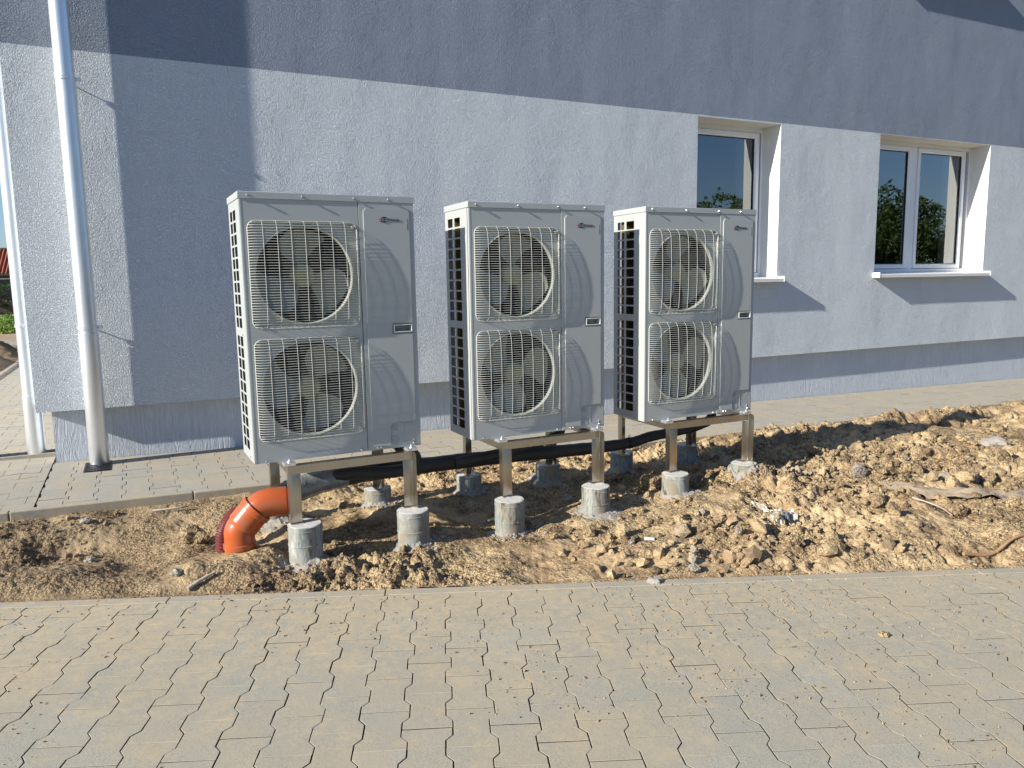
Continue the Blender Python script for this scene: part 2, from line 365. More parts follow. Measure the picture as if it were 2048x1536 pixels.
pl = MB(); NX = 340                            # plinth face, gently uneven where it was trowelled
xs = np.linspace(XL + REC, XR, NX)
for i in range(NX - 1):
    pl.add([(xs[i], REC, -.55), (xs[i + 1], REC, -.55), (xs[i + 1], REC, ZI + .02), (xs[i], REC, ZI + .02)], [(0, 1, 2, 3)])
pl.add([(XL + REC, REC, -.55), (XL + REC, BD, -.55), (XL + REC, BD, ZI + .02), (XL + REC, REC, ZI + .02)], [(0, 1, 2, 3)])
off(pl).build('plinth', M['plinth'], bld, 0, label='recessed trowelled grey plinth')
def window(wn, sashes, label_, reveal_d=.26, curtains=()):
    x0, x1, z0, z1 = wn; D = reveal_d
    rv = MB()                                  # plastered reveal
    rv.add([(x0, 0, z0), (x0, D, z0), (x0, D, z1), (x0, 0, z1)], [(0, 1, 2, 3)]); rv.add([(x1, 0, z0), (x1, D, z0), (x1, D, z1), (x1, 0, z1)], [(0, 1, 2, 3)])
    rv.add([(x0, 0, z1), (x1, 0, z1), (x1, D, z1), (x0, D, z1)], [(0, 1, 2, 3)]); rv.add([(x0, .0, z0), (x1, .0, z0), (x1, D + .1, z0), (x0, D + .1, z0)], [(0, 1, 2, 3)])
    off(rv).build('window_reveal', M['reveal'], bld, 0)
    fr = MB(); t = .055; fz0 = z0 + .02; fz1 = z1 + .03; fx1 = x1 + .02; fx0 = x0 - .02
    for a, b, c, d in ((fx0, fx0 + t, fz0, fz1), (fx1 - t, fx1, fz0, fz1)): fr.box(a, b, D, D + .075, c, d, .004)
    fr.box(fx0 + t, fx1 - t, D + .001, D + .075, fz1 - t - .03, fz1, .004); fr.box(fx0 + t, fx1 - t, D + .001, D + .075, fz0, fz0 + t, .004)
    if len(sashes) > 1:
        for (a0, a1), (b0, b1) in zip(sashes, sashes[1:]): fr.box(a1, b0, D + .002, D + .073, fz0 + t, fz1 - t - .03, .004)
    for k in range(2 if len(sashes) > 1 else 1):
        fr.box(x0 + .35 + k * 1.1, x0 + .40 + k * 1.1, D - .006, D + .002, fz0 + .022, fz0 + .032, .002)
    wf = off(fr).build('window', M['pvc'], bld, label=label_)
    for sx0, sx1 in sashes:
        sz0, sz1 = fz0 + t, fz1 - t - .03; s = .062
        sm = MB(); outer = [(sx0 + .006, sz0 + .006), (sx1 - .006, sz0 + .006), (sx1 - .006, sz1 - .006), (sx0 + .006, sz1 - .006)]
        inner = [(sx0 + s, sz0 + s), (sx1 - s, sz0 + s), (sx1 - s, sz1 - s), (sx0 + s, sz1 - s)]
        mid = [(sx0 + s - .012, sz0 + s - .012), (sx1 - s + .012, sz0 + s - .012), (sx1 - s + .012, sz1 - s + .012), (sx0 + s - .012, sz1 - s + .012)]
        y0 = D - .012
        V = [(a, y0 + .03, b) for a, b in outer] + [(a, y0, b) for a, b in outer] + [(a, y0, b) for a, b in mid] + [(a, y0 + .018, b) for a, b in inner] + [(a, y0 + .045, b) for a, b in inner]
        sm.add(V, [(r * 4 + i, r * 4 + (i + 1) % 4, r * 4 + 4 + (i + 1) % 4, r * 4 + 4 + i) for r in range(4) for i in range(4)])
        off(sm).build('sash', M['pvc'], wf, 0)
        gk = MB(); g_ = .007
        for a, b, c, d in ((sx0 + s, sx0 + s + g_, sz0 + s, sz1 - s), (sx1 - s - g_, sx1 - s, sz0 + s, sz1 - s), (sx0 + s, sx1 - s, sz0 + s, sz0 + s + g_), (sx0 + s, sx1 - s, sz1 - s - g_, sz1 - s)): gk.box(a, b, y0 + .020, y0 + .036, c, d)
        off(gk).build('gasket', M['gasket'], wf, 0)
        pn = MB(); pn.add([(sx0 + s, y0 + .034, sz0 + s), (sx1 - s, y0 + .034, sz0 + s), (sx1 - s, y0 + .034, sz1 - s), (sx0 + s, y0 + .034, sz1 - s)], [(0, 1, 2, 3)])
        link('pane', off(pn).mesh('pane', M['glass'], 0, False), wf)
    sl_ = MB(); p0 = -.095; hz = z0 + .006      # projecting white sill with end caps
    prof = [(D - .01, hz + .022), (p0, hz), (p0, hz - .036), (p0 + .004, hz - .036), (p0 + .006, hz - .004), (D - .01, hz + .018)]
    V = [(x, y, z) for x in (x0 - .004, x1 + .022) for y, z in prof]; k = len(prof)
    sl_.add(V, [(i, (i + 1) % k, (i + 1) % k + k, i + k) for i in range(k)])
    for xa in (x0 - .02, x1 + .018): sl_.box(xa, xa + .014, p0 - .004, .02, hz - .038, hz + .026, .003)
    off(sl_).build('sill', M['sill'], wf, 0)
    for ca, cb, cy in curtains:                # curtain hanging inside in shallow folds
        cm = MB(); nf = 60; q = []
        for i in range(nf + 1):
            x = ca + (cb - ca) * i / nf; q.append((x, cy + .028 * math.sin(i * 1.15) + .012 * math.sin(i * .37 + 1)))
        lv = [z0 - .3, z0 + .4, z0 + .8, z0 + 1.0, z0 + 1.25, z1 + .15]; wd = [1, 1, 1, .9, .62, .12]
        cm.add([(ca + (x - ca) * w_, y, z) for z, w_ in zip(lv, wd) for x, y in q], [(r * (nf + 1) + i, r * (nf + 1) + i + 1, (r + 1) * (nf + 1) + i + 1, (r + 1) * (nf + 1) + i) for r in range(5) for i in range(nf)])
        off(cm).build('curtain', M['curtain'], wf, 60)
    rm = MB(); a, b, c, d, e, f_ = x0 - .7, x1 + .7, D + .12, D + 3.0, z0 - .9, z1 + .25
    rm.box(a, b, c, d, e, f_); rm.f = [q for q in rm.f if q != (0, 1, 5, 4)]; rm.m = rm.m[:len(rm.f)]
    rm.add([(a, c, e), (b, c, e), (b, c, z0), (a, c, z0)], [(0, 1, 2, 3)]); rm.add([(a, c, z1 + .03), (b, c, z1 + .03), (b, c, f_), (a, c, f_)], [(0, 1, 2, 3)])
    rm.add([(a, c, z0), (x0, c, z0), (x0, c, z1 + .03), (a, c, z1 + .03)], [(0, 1, 2, 3)]); rm.add([(x1, c, z0), (b, c, z0), (b, c, z1 + .03), (x1, c, z1 + .03)], [(0, 1, 2, 3)])
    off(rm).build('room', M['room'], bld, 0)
window(W1, [(5.435, 6.50)], 'single white framed window right behind the third unit', curtains=((6.285, 6.46, .37),))
window(W2, [(8.20, 9.105), (9.215, 10.18)], 'white double window with two panes at the right', curtains=((9.93, 10.24, .38),))
window(W3, [(8.20, 9.18), (9.24, 10.245)], 'upper floor window whose white sill shows at the top right', curtains=((9.9, 10.6, .55),))

# zinc downpipes
def downpipe(x, y, label, toward, ztop, joint, R_=.063):
    t = empty('downpipe', (x, y, gz(x)), label=label, cat='downpipe', group='zinc downpipes at the corner')
    MB().tube([(0, 0, joint - .01), (0, 0, ztop)], R_, 40).build('upper_pipe', M['zinc'], t)
    MB().tube([(0, 0, 0), (0, 0, .004), (0, 0, joint), (0, 0, joint + .006)], [R_ + .003, R_ + .0045, R_ + .0045, R_ + .001], 40).build('lower_pipe', M['zinc'], t)
    for cz in (1.02, 2.76, 4.6):
        c = MB(); n_ = 40
        for dz in (-.011, .007): c.tube([(0, 0, cz + dz), (0, 0, cz + dz + .004)], R_ + .0065, n_)
        c.tube([(0, 0, cz - .009), (0, 0, cz + .009)], R_ + .0045, n_)
        ear = Vector((toward[0], toward[1], 0)); side = Vector((-toward[1], toward[0], 0))
        if side.x < 0 or (side.x == 0 and side.y > 0): side = -side
        c2 = side * (R_ + .018)
        c.box(c2.x - .017 if abs(side.x) > .5 else -.006, c2.x + .017 if abs(side.x) > .5 else .006, c2.y - .006 if abs(side.x) > .5 else c2.y - .017, c2.y + .006 if abs(side.x) > .5 else c2.y + .017, cz - .014, cz + .014, .005)
        cl = c.build('pipe_clamp', M['zinc'], t)
        s = MB(); e0 = c2 if True else c2
        s.tube([e0 - ear * .012 + Vector((0, 0, cz)), e0 - ear * .005 + Vector((0, 0, cz))], .006, 10); s.build('clamp_bolt', M['galv_bolt'], cl)
        MB().tube([Vector((0, 0, cz)), ear * .12 + Vector((0, 0, cz))], .005, 8).build('wall_rod', M['galv_bolt'], cl)
    return t
downpipe(-.300, -.101, 'zinc downpipe on the front wall, standing on a black grate', (0, 1), 7.0, .98)
downpipe(-.750, .42, 'zinc downpipe round the left corner, in front of the side paving', (1, 0), 7.0, .48, .058)

# ------------------------------------------------------------------ pavers
PL, PP, PA = .2225, .1457, .0115               # stone length, column pitch, zigzag amplitude
def stone_outline(L, P, A, g=.0020):
    hw, hn = P / 2 + A - g, P / 2 - A - g; hl = L / 2 - .0010
    a, b = L * .18, L * .315
    return [(-hw, -hl), (hw, -hl), (hw, -b), (hn, -a), (hn, a), (hw, b), (hw, hl), (-hw, hl), (-hw, b), (-hn, a), (-hn, -a), (-hw, -b)]
def clip(poly, planes):
    for nx, ny, d in planes:                   # keep nx*x+ny*y<=d
        out = []
        for i in range(len(poly)):
            p, q = poly[i], poly[(i + 1) % len(poly)]; a, b = nx * p[0] + ny * p[1] - d, nx * q[0] + ny * q[1] - d
            if a <= 0: out.append(p)
            if a * b < 0: t = a / (a - b); out.append((p[0] + (q[0] - p[0]) * t, p[1] + (q[1] - p[1]) * t))
        poly = out
        if len(poly) < 3: return []
    return poly
def area(p): return .5 * sum(p[i][0] * p[(i + 1) % len(p)][1] - p[(i + 1) % len(p)][0] * p[i][1] for i in range(len(p)))
def stone_geo(o, bev=.0010, depth=.03):
    cx, cy = sum(q[0] for q in o) / len(o), sum(q[1] for q in o) / len(o); n_ = len(o)
    ins = []
    for i in range(n_):                        # inset by offsetting along the angle bisector
        a, b, c = Vector(o[i - 1]), Vector(o[i]), Vector(o[(i + 1) % n_]); e1, e2 = (b - a).normalized(), (c - b).normalized()
        n1, n2 = Vector((-e1.y, e1.x)), Vector((-e2.y, e2.x)); m_ = (n1 + n2); m_ = m_ / max(.35, m_.length_squared / 2) if m_.length > 1e-6 else n1
        ins.append((b.x + m_.x * bev, b.y + m_.y * bev))
    V = [(x, y, 0) for x, y in ins] + [(x, y, -bev * .8) for x, y in o] + [(x, y, -depth) for x, y in o]
    Fc = [tuple(range(n_))] + [(i, n_ + i, n_ + (i + 1) % n_, (i + 1) % n_) for i in range(n_)] + [(n_ + i, 2 * n_ + i, 2 * n_ + (i + 1) % n_, n_ + (i + 1) % n_) for i in range(n_)]
    return V, Fc
def stone_mesh(V, Fc, mat, mb=None):
    n_ = len(V) // 3; q = MB() if mb is None else mb; k = 1 + n_
    b0 = len(q.v); q.v += [tuple(v_) for v_ in V]; q.f += [tuple(i + b0 for i in f) for f in Fc]; q.m += [0] * k + [1] * (len(Fc) - k)
    return q
def pave(parent, mat, origin, ang, cols, rows, L, P, A, phase, planes, zf, budget, jit=.0012, stuffname='distant_paving_stones'):
    """columns of interlocking stones; planes are in the local (u,v) frame"""
    full = stone_outline(L, P, A); fa = area(full); V, Fc = stone_geo(full); me0 = stone_mesh(V, Fc, mat).mesh('paving_stone', [mat, M['flank']], 0)
    items = []; ca, sa = math.cos(ang), math.sin(ang)
    for c_ in range(*cols):
        for r in range(*rows):
            u = (c_ + .5) * P; v_ = phase + (r + (.5 if c_ % 2 else 0)) * L
            o = [(x + u, y + v_) for x, y in full]; k = clip(o, planes)
            if len(k) < 3 or area(k) < .06 * fa: continue
            wx, wy = origin[0] + ca * u - sa * v_, origin[1] + sa * u + ca * v_
            d = Vector((wx, wy, zf(wx, wy))) - CAM; z = d.dot(FW)
            inview = z > .3 and abs(d.dot(RT) / z) < .72 and abs(d.dot(UP) / z) < .56
            items.append((0 if inview else 1, d.length, u, v_, wx, wy, None if area(k) > .995 * fa else [(x - u, y - v_) for x, y in k]))
    items.sort(key=lambda q: q[:2]); rest = MB()
    slope = math.atan(G)
    for i, (iv, dl, u, v_, wx, wy, k) in enumerate(items):
        z = zf(wx, wy) + random.uniform(-jit, jit); mt = Matrix.Translation((wx, wy, z)) @ Matrix.Rotation(-slope, 4, 'Y') @ Matrix.Rotation(ang + random.uniform(-.006, .006), 4, 'Z') @ Matrix.Rotation(random.uniform(-.006, .006), 4, 'X') @ Matrix.Rotation(random.uniform(-.006, .006), 4, 'Y')
        mt = Matrix.Translation((random.uniform(-.0007, .0007), random.uniform(-.0007, .0007), 0)) @ mt
        if i < budget and iv == 0:
            if k is None: me = me0
            else:
                me = stone_mesh(*stone_geo(k), mat).mesh('paving_stone', [mat, M['flank']], 0)
            o = link('paving_stone', me, parent); o.matrix_local = parent.matrix_world.inverted() @ mt
        else:
            VV, FF = (V, Fc) if k is None else stone_geo(k); stone_mesh([mt @ Vector(q) for q in VV], FF, mat, rest)
    if rest.v: rest.build(stuffname, [mat, M['flank']], parent, 0, kind='stuff')
def plane_sheet(name, pts, zf, mat, parent=None, **k):
    mb = MB(); mb.add([(x, y, zf(x, y)) for x, y in pts], [tuple(range(len(pts)))]); return mb.build(name, mat, parent, 0, **k)
# front paving (turned away from the wall) -------------------------------------
FO, FA = (1.368, -3.200), -.372; FZ = -.13
fzf = lambda x, y: FZ + G * x
ca, sa = math.cos(FA), math.sin(FA)
def fuv(u, v): return FO[0] + ca * u - sa * v, FO[1] + sa * u + ca * v
fp = tag(MB().add([(*fuv(u, v), fzf(*fuv(u, v)) - .011) for u, v in ((-7, .0), (9, .0), (9, -7), (-7, -7))], [(0, 1, 2, 3)]).build('front_pavement', M['joint'], None, 0), kind='structure')
pave(fp, M['front_paver'], fuv(-.105, 0), FA, (-26, 40), (-22, 6), PL, PP, PA, -.966 + .2225 * 0, [(0, 1, -.067)], fzf, 296)
kb = tag(MB().add([(*fuv(u, v), fzf(*fuv(u, v)) - .03) for u, v in ((-7, .002), (9, .002), (9, -.066), (-7, -.066))], [(0, 1, 2, 3)]).build('front_kerb', M['joint'], None, 0), kind='structure')
for k in range(-6, 9):
    u0 = -1.40 + k * 1.0; q = MB().box(-.4975, .4975, -.0325, .0325, -.2, .002, .003); o = q.build('kerb_stone', M['kerb'], kb, 0)
    x, y = fuv(u0 + .5, -.0325); o.location = (x, y, fzf(x, y) + random.uniform(-.001, .0005)); o.rotation_euler = (0, -math.atan(G) * ca, FA + random.uniform(-.001, .001))
# rear paving strip along the wall ----------------------------------------------
szf = lambda x, y: G * x
sp_ = tag(MB().add([(x, y, szf(x, y) - .010) for x, y in ((-.62, REC), (XR, REC), (XR, -1.24), (-.65, -1.24))], [(0, 1, 2, 3)]).build('rear_pavement', M['joint'], None, 0), kind='structure')
pave(sp_, M['rear_paver'], (-.456, 0), 0, (-2, 100), (-6, 2), .256, .161, .012, -.289, [(0, 1, REC - .008), (0, -1, 1.228), (-1, 0, .155), (-1, 0, .155)], szf, 296)
rk = tag(MB().add([(x, y, szf(x, y) - .03) for x, y in ((-6, -1.232), (XR, -1.232), (XR, -1.29), (-6, -1.29))], [(0, 1, 2, 3)]).build('rear_kerb', M['joint'], None, 0), kind='structure')
for k in range(-5, 16):
    o = MB().box(-.4975, .4975, -.03, .03, -.22, .005, .006).build('kerb_stone', M['kerb'], rk, 0)
    x = -.735 + k + .5; o.location = (x, -1.262, szf(x, 0) + random.uniform(-.001, .002)); o.rotation_euler = (0, -math.atan(G), random.uniform(-.002, .002))
# side paving round the corner: the same stones turned a quarter -----------------
sd = tag(MB().add([(x, y, szf(x, y) - .011) for x, y in ((-6, -1.24), (-.622, -1.24), (-.58, REC), (-.6, 12.7), (-6, 12.7))], [(0, 1, 2, 3, 4)]).build('side_pavement', M['joint'], None, 0), kind='structure')
# local frame turned 90 deg: u runs along +Y, v along -X
pave(sd, M['rear_paver'], (-.615, -1.228), PI / 2, (0, 86), (-1, 20), .225, .1457, .0115, .06, [(0, -1, -.004), (0, 1, 5.2), (-1, 0, 0)], lambda x, y: szf(x, y) if y < 12 else szf(x, y) - .002, 200)
skb = tag(MB().add([(x, y, szf(x, y) - .02) for x, y in ((-1.86, 4.5), (-1.79, 4.5), (-1.79, 12.7), (-1.86, 12.7))], [(0, 1, 2, 3)]).build('side_kerb', M['joint'], None, 0), kind='structure')
for k in range(9):
    o = MB().box(-.03, .03, -.4975, .4975, -.2, .03, .005).build('kerb_stone', M['kerb'], skb, 0); o.location = (-1.825, 4.2 + k, szf(-1.8, 0))

# grates
g1 = empty('drain_grate', (-.312, -.19, gz(-.3)), label='small black slotted grate under the front downpipe', cat='grate')
MB().box(-.09, .09, -.175, .175, -.03, .002, .003).build('frame', M['cast'], g1)
for k in range(7): MB().box(-.078, .078, -.164 + k * .047, -.142 + k * .047, .002, .009, .002).build('bar', M['cast'], g1)
g2 = empty('channel_drain', (-1.9, .435, gz(-1.9)), label='black channel drain crossing the side paving under the corner downpipe', cat='drain')
MB().box(-1.25, 1.28, -.062, .062, -.03, .005, .003).build('channel', M['cast'], g2)
for k in range(42): MB().box(-1.22 + k * .06, -1.20 + k * .06, -.05, .05, .005, .010).build('bar', M['cast'], g2)
for yy in (-.078, .078): MB().box(-1.25, 1.28, yy - .014, yy + .014, -.03, .007, .002).build('edge_strip', M['kerb'], g2)
b = MB(); b.tube([(-.012, 0, 0), (.05, .0, .0), (.058, 0, 0)], [.017, .017, .010], 14); b.build('bottle_top', M['blue'], label='small blue plastic cap lying on the channel drain', cat='bottle top').location = (-1.055, .41, gz(-1) + .025)

# ------------------------------------------------------------------ soil bed
def hash2(ix, iy, seed):
    h = (ix.astype(np.int64) * 374761393 + iy.astype(np.int64) * 668265263 + seed * 1442695041) & 0xffffffff
    h = ((h ^ (h >> 13)) * 1274126177) & 0xffffffff; h = h ^ (h >> 16); return (h & 0xffff) / 65535.0
def vnoise(x, y, seed=0):
    ix, iy = np.floor(x), np.floor(y); fx, fy = x - ix, y - iy; fx = fx * fx * fx * (fx * (fx * 6 - 15) + 10); fy = fy * fy * fy * (fy * (fy * 6 - 15) + 10)
    a, b_, c_, d_ = hash2(ix, iy, seed), hash2(ix + 1, iy, seed), hash2(ix, iy + 1, seed), hash2(ix + 1, iy + 1, seed)
    return (a * (1 - fx) + b_ * fx) * (1 - fy) + (c_ * (1 - fx) + d_ * fx) * fy - .5
def fbm(x, y, sc, oct=4, seed=0, ridged=False):
    s = 0; a = 1.0
    for o in range(oct):
        c_, s_ = math.cos(o * 1.3 + .5), math.sin(o * 1.3 + .5); k = sc * 2.05 ** o
        v_ = vnoise((x * c_ - y * s_) * k + 17.3 * o, (x * s_ + y * c_) * k - 9.1 * o, seed + o)
        s = s + a * ((.5 - np.abs(v_) * 2) if ridged else v_); a *= .5
    return s
def cells(x, y, sc, seed=0):                   # rounded lumps: 1-F1 distance
    X, Y = x * sc, y * sc; ix, iy = np.floor(X), np.floor(Y); best = np.full(X.shape, 9.0); val = np.zeros(X.shape)
    for dx in (-1, 0, 1):
        for dy in (-1, 0, 1):
            cx, cy = ix + dx, iy + dy; px, py = cx + hash2(cx, cy, seed), cy + hash2(cx, cy, seed + 5)
            d = np.hypot(X - px, Y - py); m_ = d < best; best = np.where(m_, d, best); val = np.where(m_, hash2(cx, cy, seed + 9), val)
    return np.clip(1 - best ** 2 * 1.6, 0, 1) * val
CP = [(-2.5, -1.6, -.01), (-1.5, -1.45, -.015), (-.6, -1.42, -.028), (-.3, -1.42, -.035), (0, -1.45, -.045), (.4, -1.45, -.055), (1, -1.5, -.07), (1.6, -1.5, -.075), (2.2, -1.5, -.07), (3, -1.5, -.09), (3.8, -1.5, -.10), (4.4, -1.5, -.11),
      (5.0, -1.45, -.115), (5.6, -1.45, -.12), (6.4, -1.45, -.13), (7.5, -1.45, -.165), (9, -1.45, -.19), (11, -1.45, -.2),
      (.1, -2.0, -.12), (.45, -1.9, -.12), (.67, -1.88, -.12), (1.31, -1.9, -.10), (1.94, -1.87, -.10), (2.55, -1.85, -.10), (3.2, -1.82, -.125), (3.8, -1.83, -.13), (4.5, -1.9, -.15), (5.4, -1.75, -.15), (6.5, -1.75, -.21), (8, -1.8, -.28), (9.5, -1.9, -.30), (7.2, -1.8, -.24),
      (.9, -2.2, -.13), (1.6, -2.2, -.16), (2.2, -2.2, -.15), (2.85, -2.2, -.16), (3.45, -2.2, -.15), (4.1, -2.35, -.13), (4.6, -2.3, -.09),
      (.735, -2.48, -.185), (.72, -2.62, -.165), (1.325, -2.51, -.135), (1.925, -2.52, -.16), (2.53, -2.52, -.145), (3.155, -2.52, -.14), (3.755, -2.52, -.105),
      (.42, -2.44, -.028), (.36, -2.36, -.035), (.50, -2.44, -.055), (.27, -2.32, -.07), (.15, -2.25, -.10), (1.0, -2.55, -.15), (1.65, -2.65, -.13), (2.2, -2.7, -.13), (2.85, -2.7, -.13), (3.4, -2.8, -.14), (5.2, -2.15, -.06), (6.0, -2.15, -.06), (7.0, -2.25, -.07), (8.4, -2.4, -.10), (10, -2.4, -.12),
      (5.0, -2.9, -.11), (6.2, -3.0, -.13), (8, -3.2, -.17), (4.4, -3.3, -.17), (3.8, -3.1, -.15), (5.6, -3.8, -.20), (8, -4.5, -.25), (0, -2.2, -.12), (-.6, -1.9, -.10), (-1.2, -1.9, -.09), (-2.5, -2, -.08)]
CPA = np.array(CP)
def kerb_line_y(x): return FO[1] + (x - FO[0]) * math.tan(FA)
def soil_h(x, y, detail=True):
    num = 0; den = 0
    for a, b_, c_ in CPA:
        w_ = 1 / (((x - a) ** 2 + ((y - b_) * 1.6) ** 2) + .012) ** 2; num = num + w_ * c_; den = den + w_
    base = num / den
    kd = (y - kerb_line_y(x)) * math.cos(FA)    # distance behind the front kerb
    t = np.clip(kd / .28, 0, 1); t = t * t * (3 - 2 * t)
    base = base * t + (FZ + G * x - .006) * (1 - t)
    r = np.clip((-1.29 - y) / .12, 0, 1)
    if not detail: return base
    env = np.clip(kd / .10, .22, 1) * np.clip((-1.27 - y) / .1, .25, 1)
    rough = np.clip(.30 + 2.6 * fbm(x, y, .9, 2, 40) + .5 * np.clip((x - 3.0) / 1.5, 0, 1) + .35 * np.clip(-(y + 1.95) * 0 + (y + 2.0) * 2.2, 0, 1), .10, 1.7)
    lo = fbm(x, y, 1.7, 3, 3) * .075 + fbm(x, y, 4.2, 2, 8) * .050
    mid = fbm(x, y, 7, 4, 11, True) * .017 - .004
    lumps = cells(x, y, 8, 21) * .022 + cells(x + .01 * vnoise(x * 60, y * 60), y + .01 * vnoise(y * 60, x * 60), 17, 31) * .017 + cells(x, y, 38, 33) * .010
    fine = fbm(x, y, 40, 3, 60) * .008 + fbm(x, y, 28, 2, 66, True) * .005
    hole = -np.clip(fbm(x, y, 6.5, 3, 77) - .25, 0, 1) * .22
    return base + env * (lo + rough * (mid + lumps * 1.45 + hole) + fine)
def soil_z(x, y): return float(soil_h(np.array([x], float), np.array([y], float))[0])
xs = np.concatenate([np.arange(-4, -.9, .04), np.arange(-.9, 5.0, .0075), np.arange(5.0, 8.0, .014), np.arange(8, 15, .04)])
nv = 270
Xg = np.repeat(xs[:, None], nv, 1); tt = np.linspace(0, 1, nv)[None, :]
y1 = -1.288; y0g = kerb_line_y(Xg) + .001
y0g = np.minimum(y0g, y1 - .02)
Yg = y1 + (y0g - y1) * tt; Zg = soil_h(Xg, Yg)
Vv = np.stack([Xg, Yg, Zg], -1).reshape(-1, 3); nx_ = len(xs)
idx = np.arange(nx_ * nv).reshape(nx_, nv); Q = np.stack([idx[:-1, :-1], idx[:-1, 1:], idx[1:, 1:], idx[1:, :-1]], -1).reshape(-1, 4)
def np_mesh(name, V, Q, mat, smooth=True):
    me = bpy.data.meshes.new(name); k = Q.shape[1]
    me.vertices.add(len(V)); me.vertices.foreach_set('co', V.astype(np.float32).ravel()); me.loops.add(Q.size); me.loops.foreach_set('vertex_index', Q.astype(np.int32).ravel())
    me.polygons.add(len(Q)); me.polygons.foreach_set('loop_start', np.arange(0, Q.size, k, dtype=np.int32)); me.update(calc_edges=True); me.validate()
    me.polygons.foreach_set('use_smooth', np.full(len(me.polygons), smooth)); me.materials.append(mat); return me
link('soil_bed', np_mesh('soil_bed', Vv, Q, M['soil']), kind='structure')
# clods and pebbles lying loose on the bed ---------------------------------------
def lump_proto(seed, sub=1, rough=.28):
    bm = bmesh.new(); bmesh.ops.create_icosphere(bm, subdivisions=sub, radius=1)
    for v_ in bm.verts:
        q = v_.co.normalized(); k = 1 + rough * mnoise.noise(q * 1.6 + Vector((seed * 7.1, 0, 3))) * 1.6 + rough * .7 * mnoise.noise(q * 4 + Vector((0, seed * 3.7, 0)))
        v_.co = q * k; v_.co.z *= .72
    bm.verts.index_update(); V = np.array([v_.co[:] for v_ in bm.verts]); Fc = np.array([[q.index for q in f.verts] for f in bm.faces]); bm.free(); return V, Fc
def scatter(name, n_, mat, zfun, region, smin, smax, power, protos, kind='stuff', keep=None, sink=.3, label=None):
    P = [lump_proto(k + protos * 3, 1) for k in range(protos)]; allV, allF, tone = [], [], []; base = 0
    x = rng.uniform(region[0], region[1], n_ * 6); y = rng.uniform(region[2], region[3], n_ * 6); k = keep(x, y); x, y = x[k][:n_], y[k][:n_]
    s = smin * (1 - rng.uniform(0, 1, len(x)) * (1 - (smin / smax) ** power)) ** (-1 / power); z = zfun(x, y)
    for i in range(len(x)):
        V, Fc = P[i % protos]; a = rng.uniform(0, 6.28, 2); ca_, sa_, cb, sb = math.cos(a[0]), math.sin(a[0]), math.cos(a[1] * .2), math.sin(a[1] * .2)
        R_ = np.array([[ca_, -sa_, 0], [sa_, ca_, 0], [0, 0, 1]]) @ np.array([[1, 0, 0], [0, cb, -sb], [0, sb, cb]])
        q = (V * s[i] * rng.uniform(.75, 1.3, 3)) @ R_.T + (x[i], y[i], z[i] + s[i] * (.55 - sink)); allV.append(q); allF.append(Fc + base); base += len(V); tone.append(np.full(len(V), rng.uniform()))
    me = np_mesh(name, np.concatenate(allV), np.concatenate(allF), mat, False); at = me.attributes.new('tone', 'FLOAT', 'POINT'); at.data.foreach_set('value', np.concatenate(tone).astype(np.float32))
    return link(name, me, kind=kind)
def keep_bed(x, y):
    d = 1.7 * fbm(x, y, .9, 2, 40) + .5 * fbm(x, y, 2.6, 3, 90) + .25 * np.clip((x - 3.2) / 2, 0, 1) + .12 * (x < .8) + .12 * (y > -1.9)
    ok = (y < -1.30) & (y > kerb_line_y(x) + .02) & (d + rng.uniform(-.35, .35, x.shape) > .06)
    for fx, fy, _ in FOOT: ok &= np.hypot(x - fx, y - fy) > .115
    return ok
FOOT = [(.735, -2.48, .060), (1.325, -2.51, .055), (1.925, -2.52, .03), (2.53, -2.52, .03), (3.155, -2.52, .03), (3.755, -2.52, .028),
        (.67, -1.87, .03), (1.31, -1.87, .03), (1.94, -1.87, .035), (2.55, -1.86, .03), (3.20, -1.83, .035), (3.80, -1.84, .03)]
scatter('soil_clods', 9000, M['clod'], soil_h, (-1.5, 6.5, -4.9, -1.29), .004, .032, 1.8, 10, keep=keep_bed)
def keep_mound(x, y):
    d = fbm(x, y, 1.1, 3, 52) + .22 * np.clip((x - 3.6) / 1.2, 0, 1) - .25 * np.abs(y + 3.1)
    ok = (y > kerb_line_y(x) + .06) & (y < -2.0) & (d + rng.uniform(-.3, .3, x.shape) > .04) & (x > 2.0)
    for fx, fy, _ in FOOT: ok &= np.hypot(x - fx, y - fy) > .16
    return ok
scatter('mound_clods', 1100, M['clod'], soil_h, (2.0, 7.5, -4.6, -2.0), .014, .062, 1.5, 12, keep=keep_mound, sink=.15)
scatter('soil_crumbs', 11000, M['clod'], soil_h, (-.9, 5.0, -4.5, -1.29), .0025, .007, 1.4, 6, keep=keep_bed)
def keep_crumb(x, y):
    kd = (y - kerb_line_y(x)) * math.cos(FA); d = fbm(x, y, 1.6, 3, 15) - .55 * np.clip((-kd) / 2.2, 0, 1) + .1 * (x > 1.6) + .32 * np.exp(-np.abs(kd) / .07)
    return (kd < -.01) & (d + rng.uniform(-.4, .25, x.shape) > .0)
scatter('sand_crumbs', 3200, M['clod'], lambda x, y: FZ + G * x + 0 * y, (-1.0, 6.0, -5.6, -2.5), .0015, .006, 1.7, 5, keep=keep_crumb, sink=.25)

def keep_mortar(x, y):
    ok = np.zeros(x.shape, bool)
    for k, (fx, fy, _) in enumerate(FOOT):
        d = np.hypot(x - fx - .03, y - fy + .03); ok |= (d < rng.uniform(.09, .11 + .14 * rng.uniform(0, 1, x.shape) ** 2)) & (np.hypot(x - fx, y - fy) > .10)
    return ok
scatter('mortar_crumbs', 1500, M['spill'], soil_h, (.4, 4.1, -2.9, -1.6), .004, .017, 1.5, 6, keep=keep_mortar)

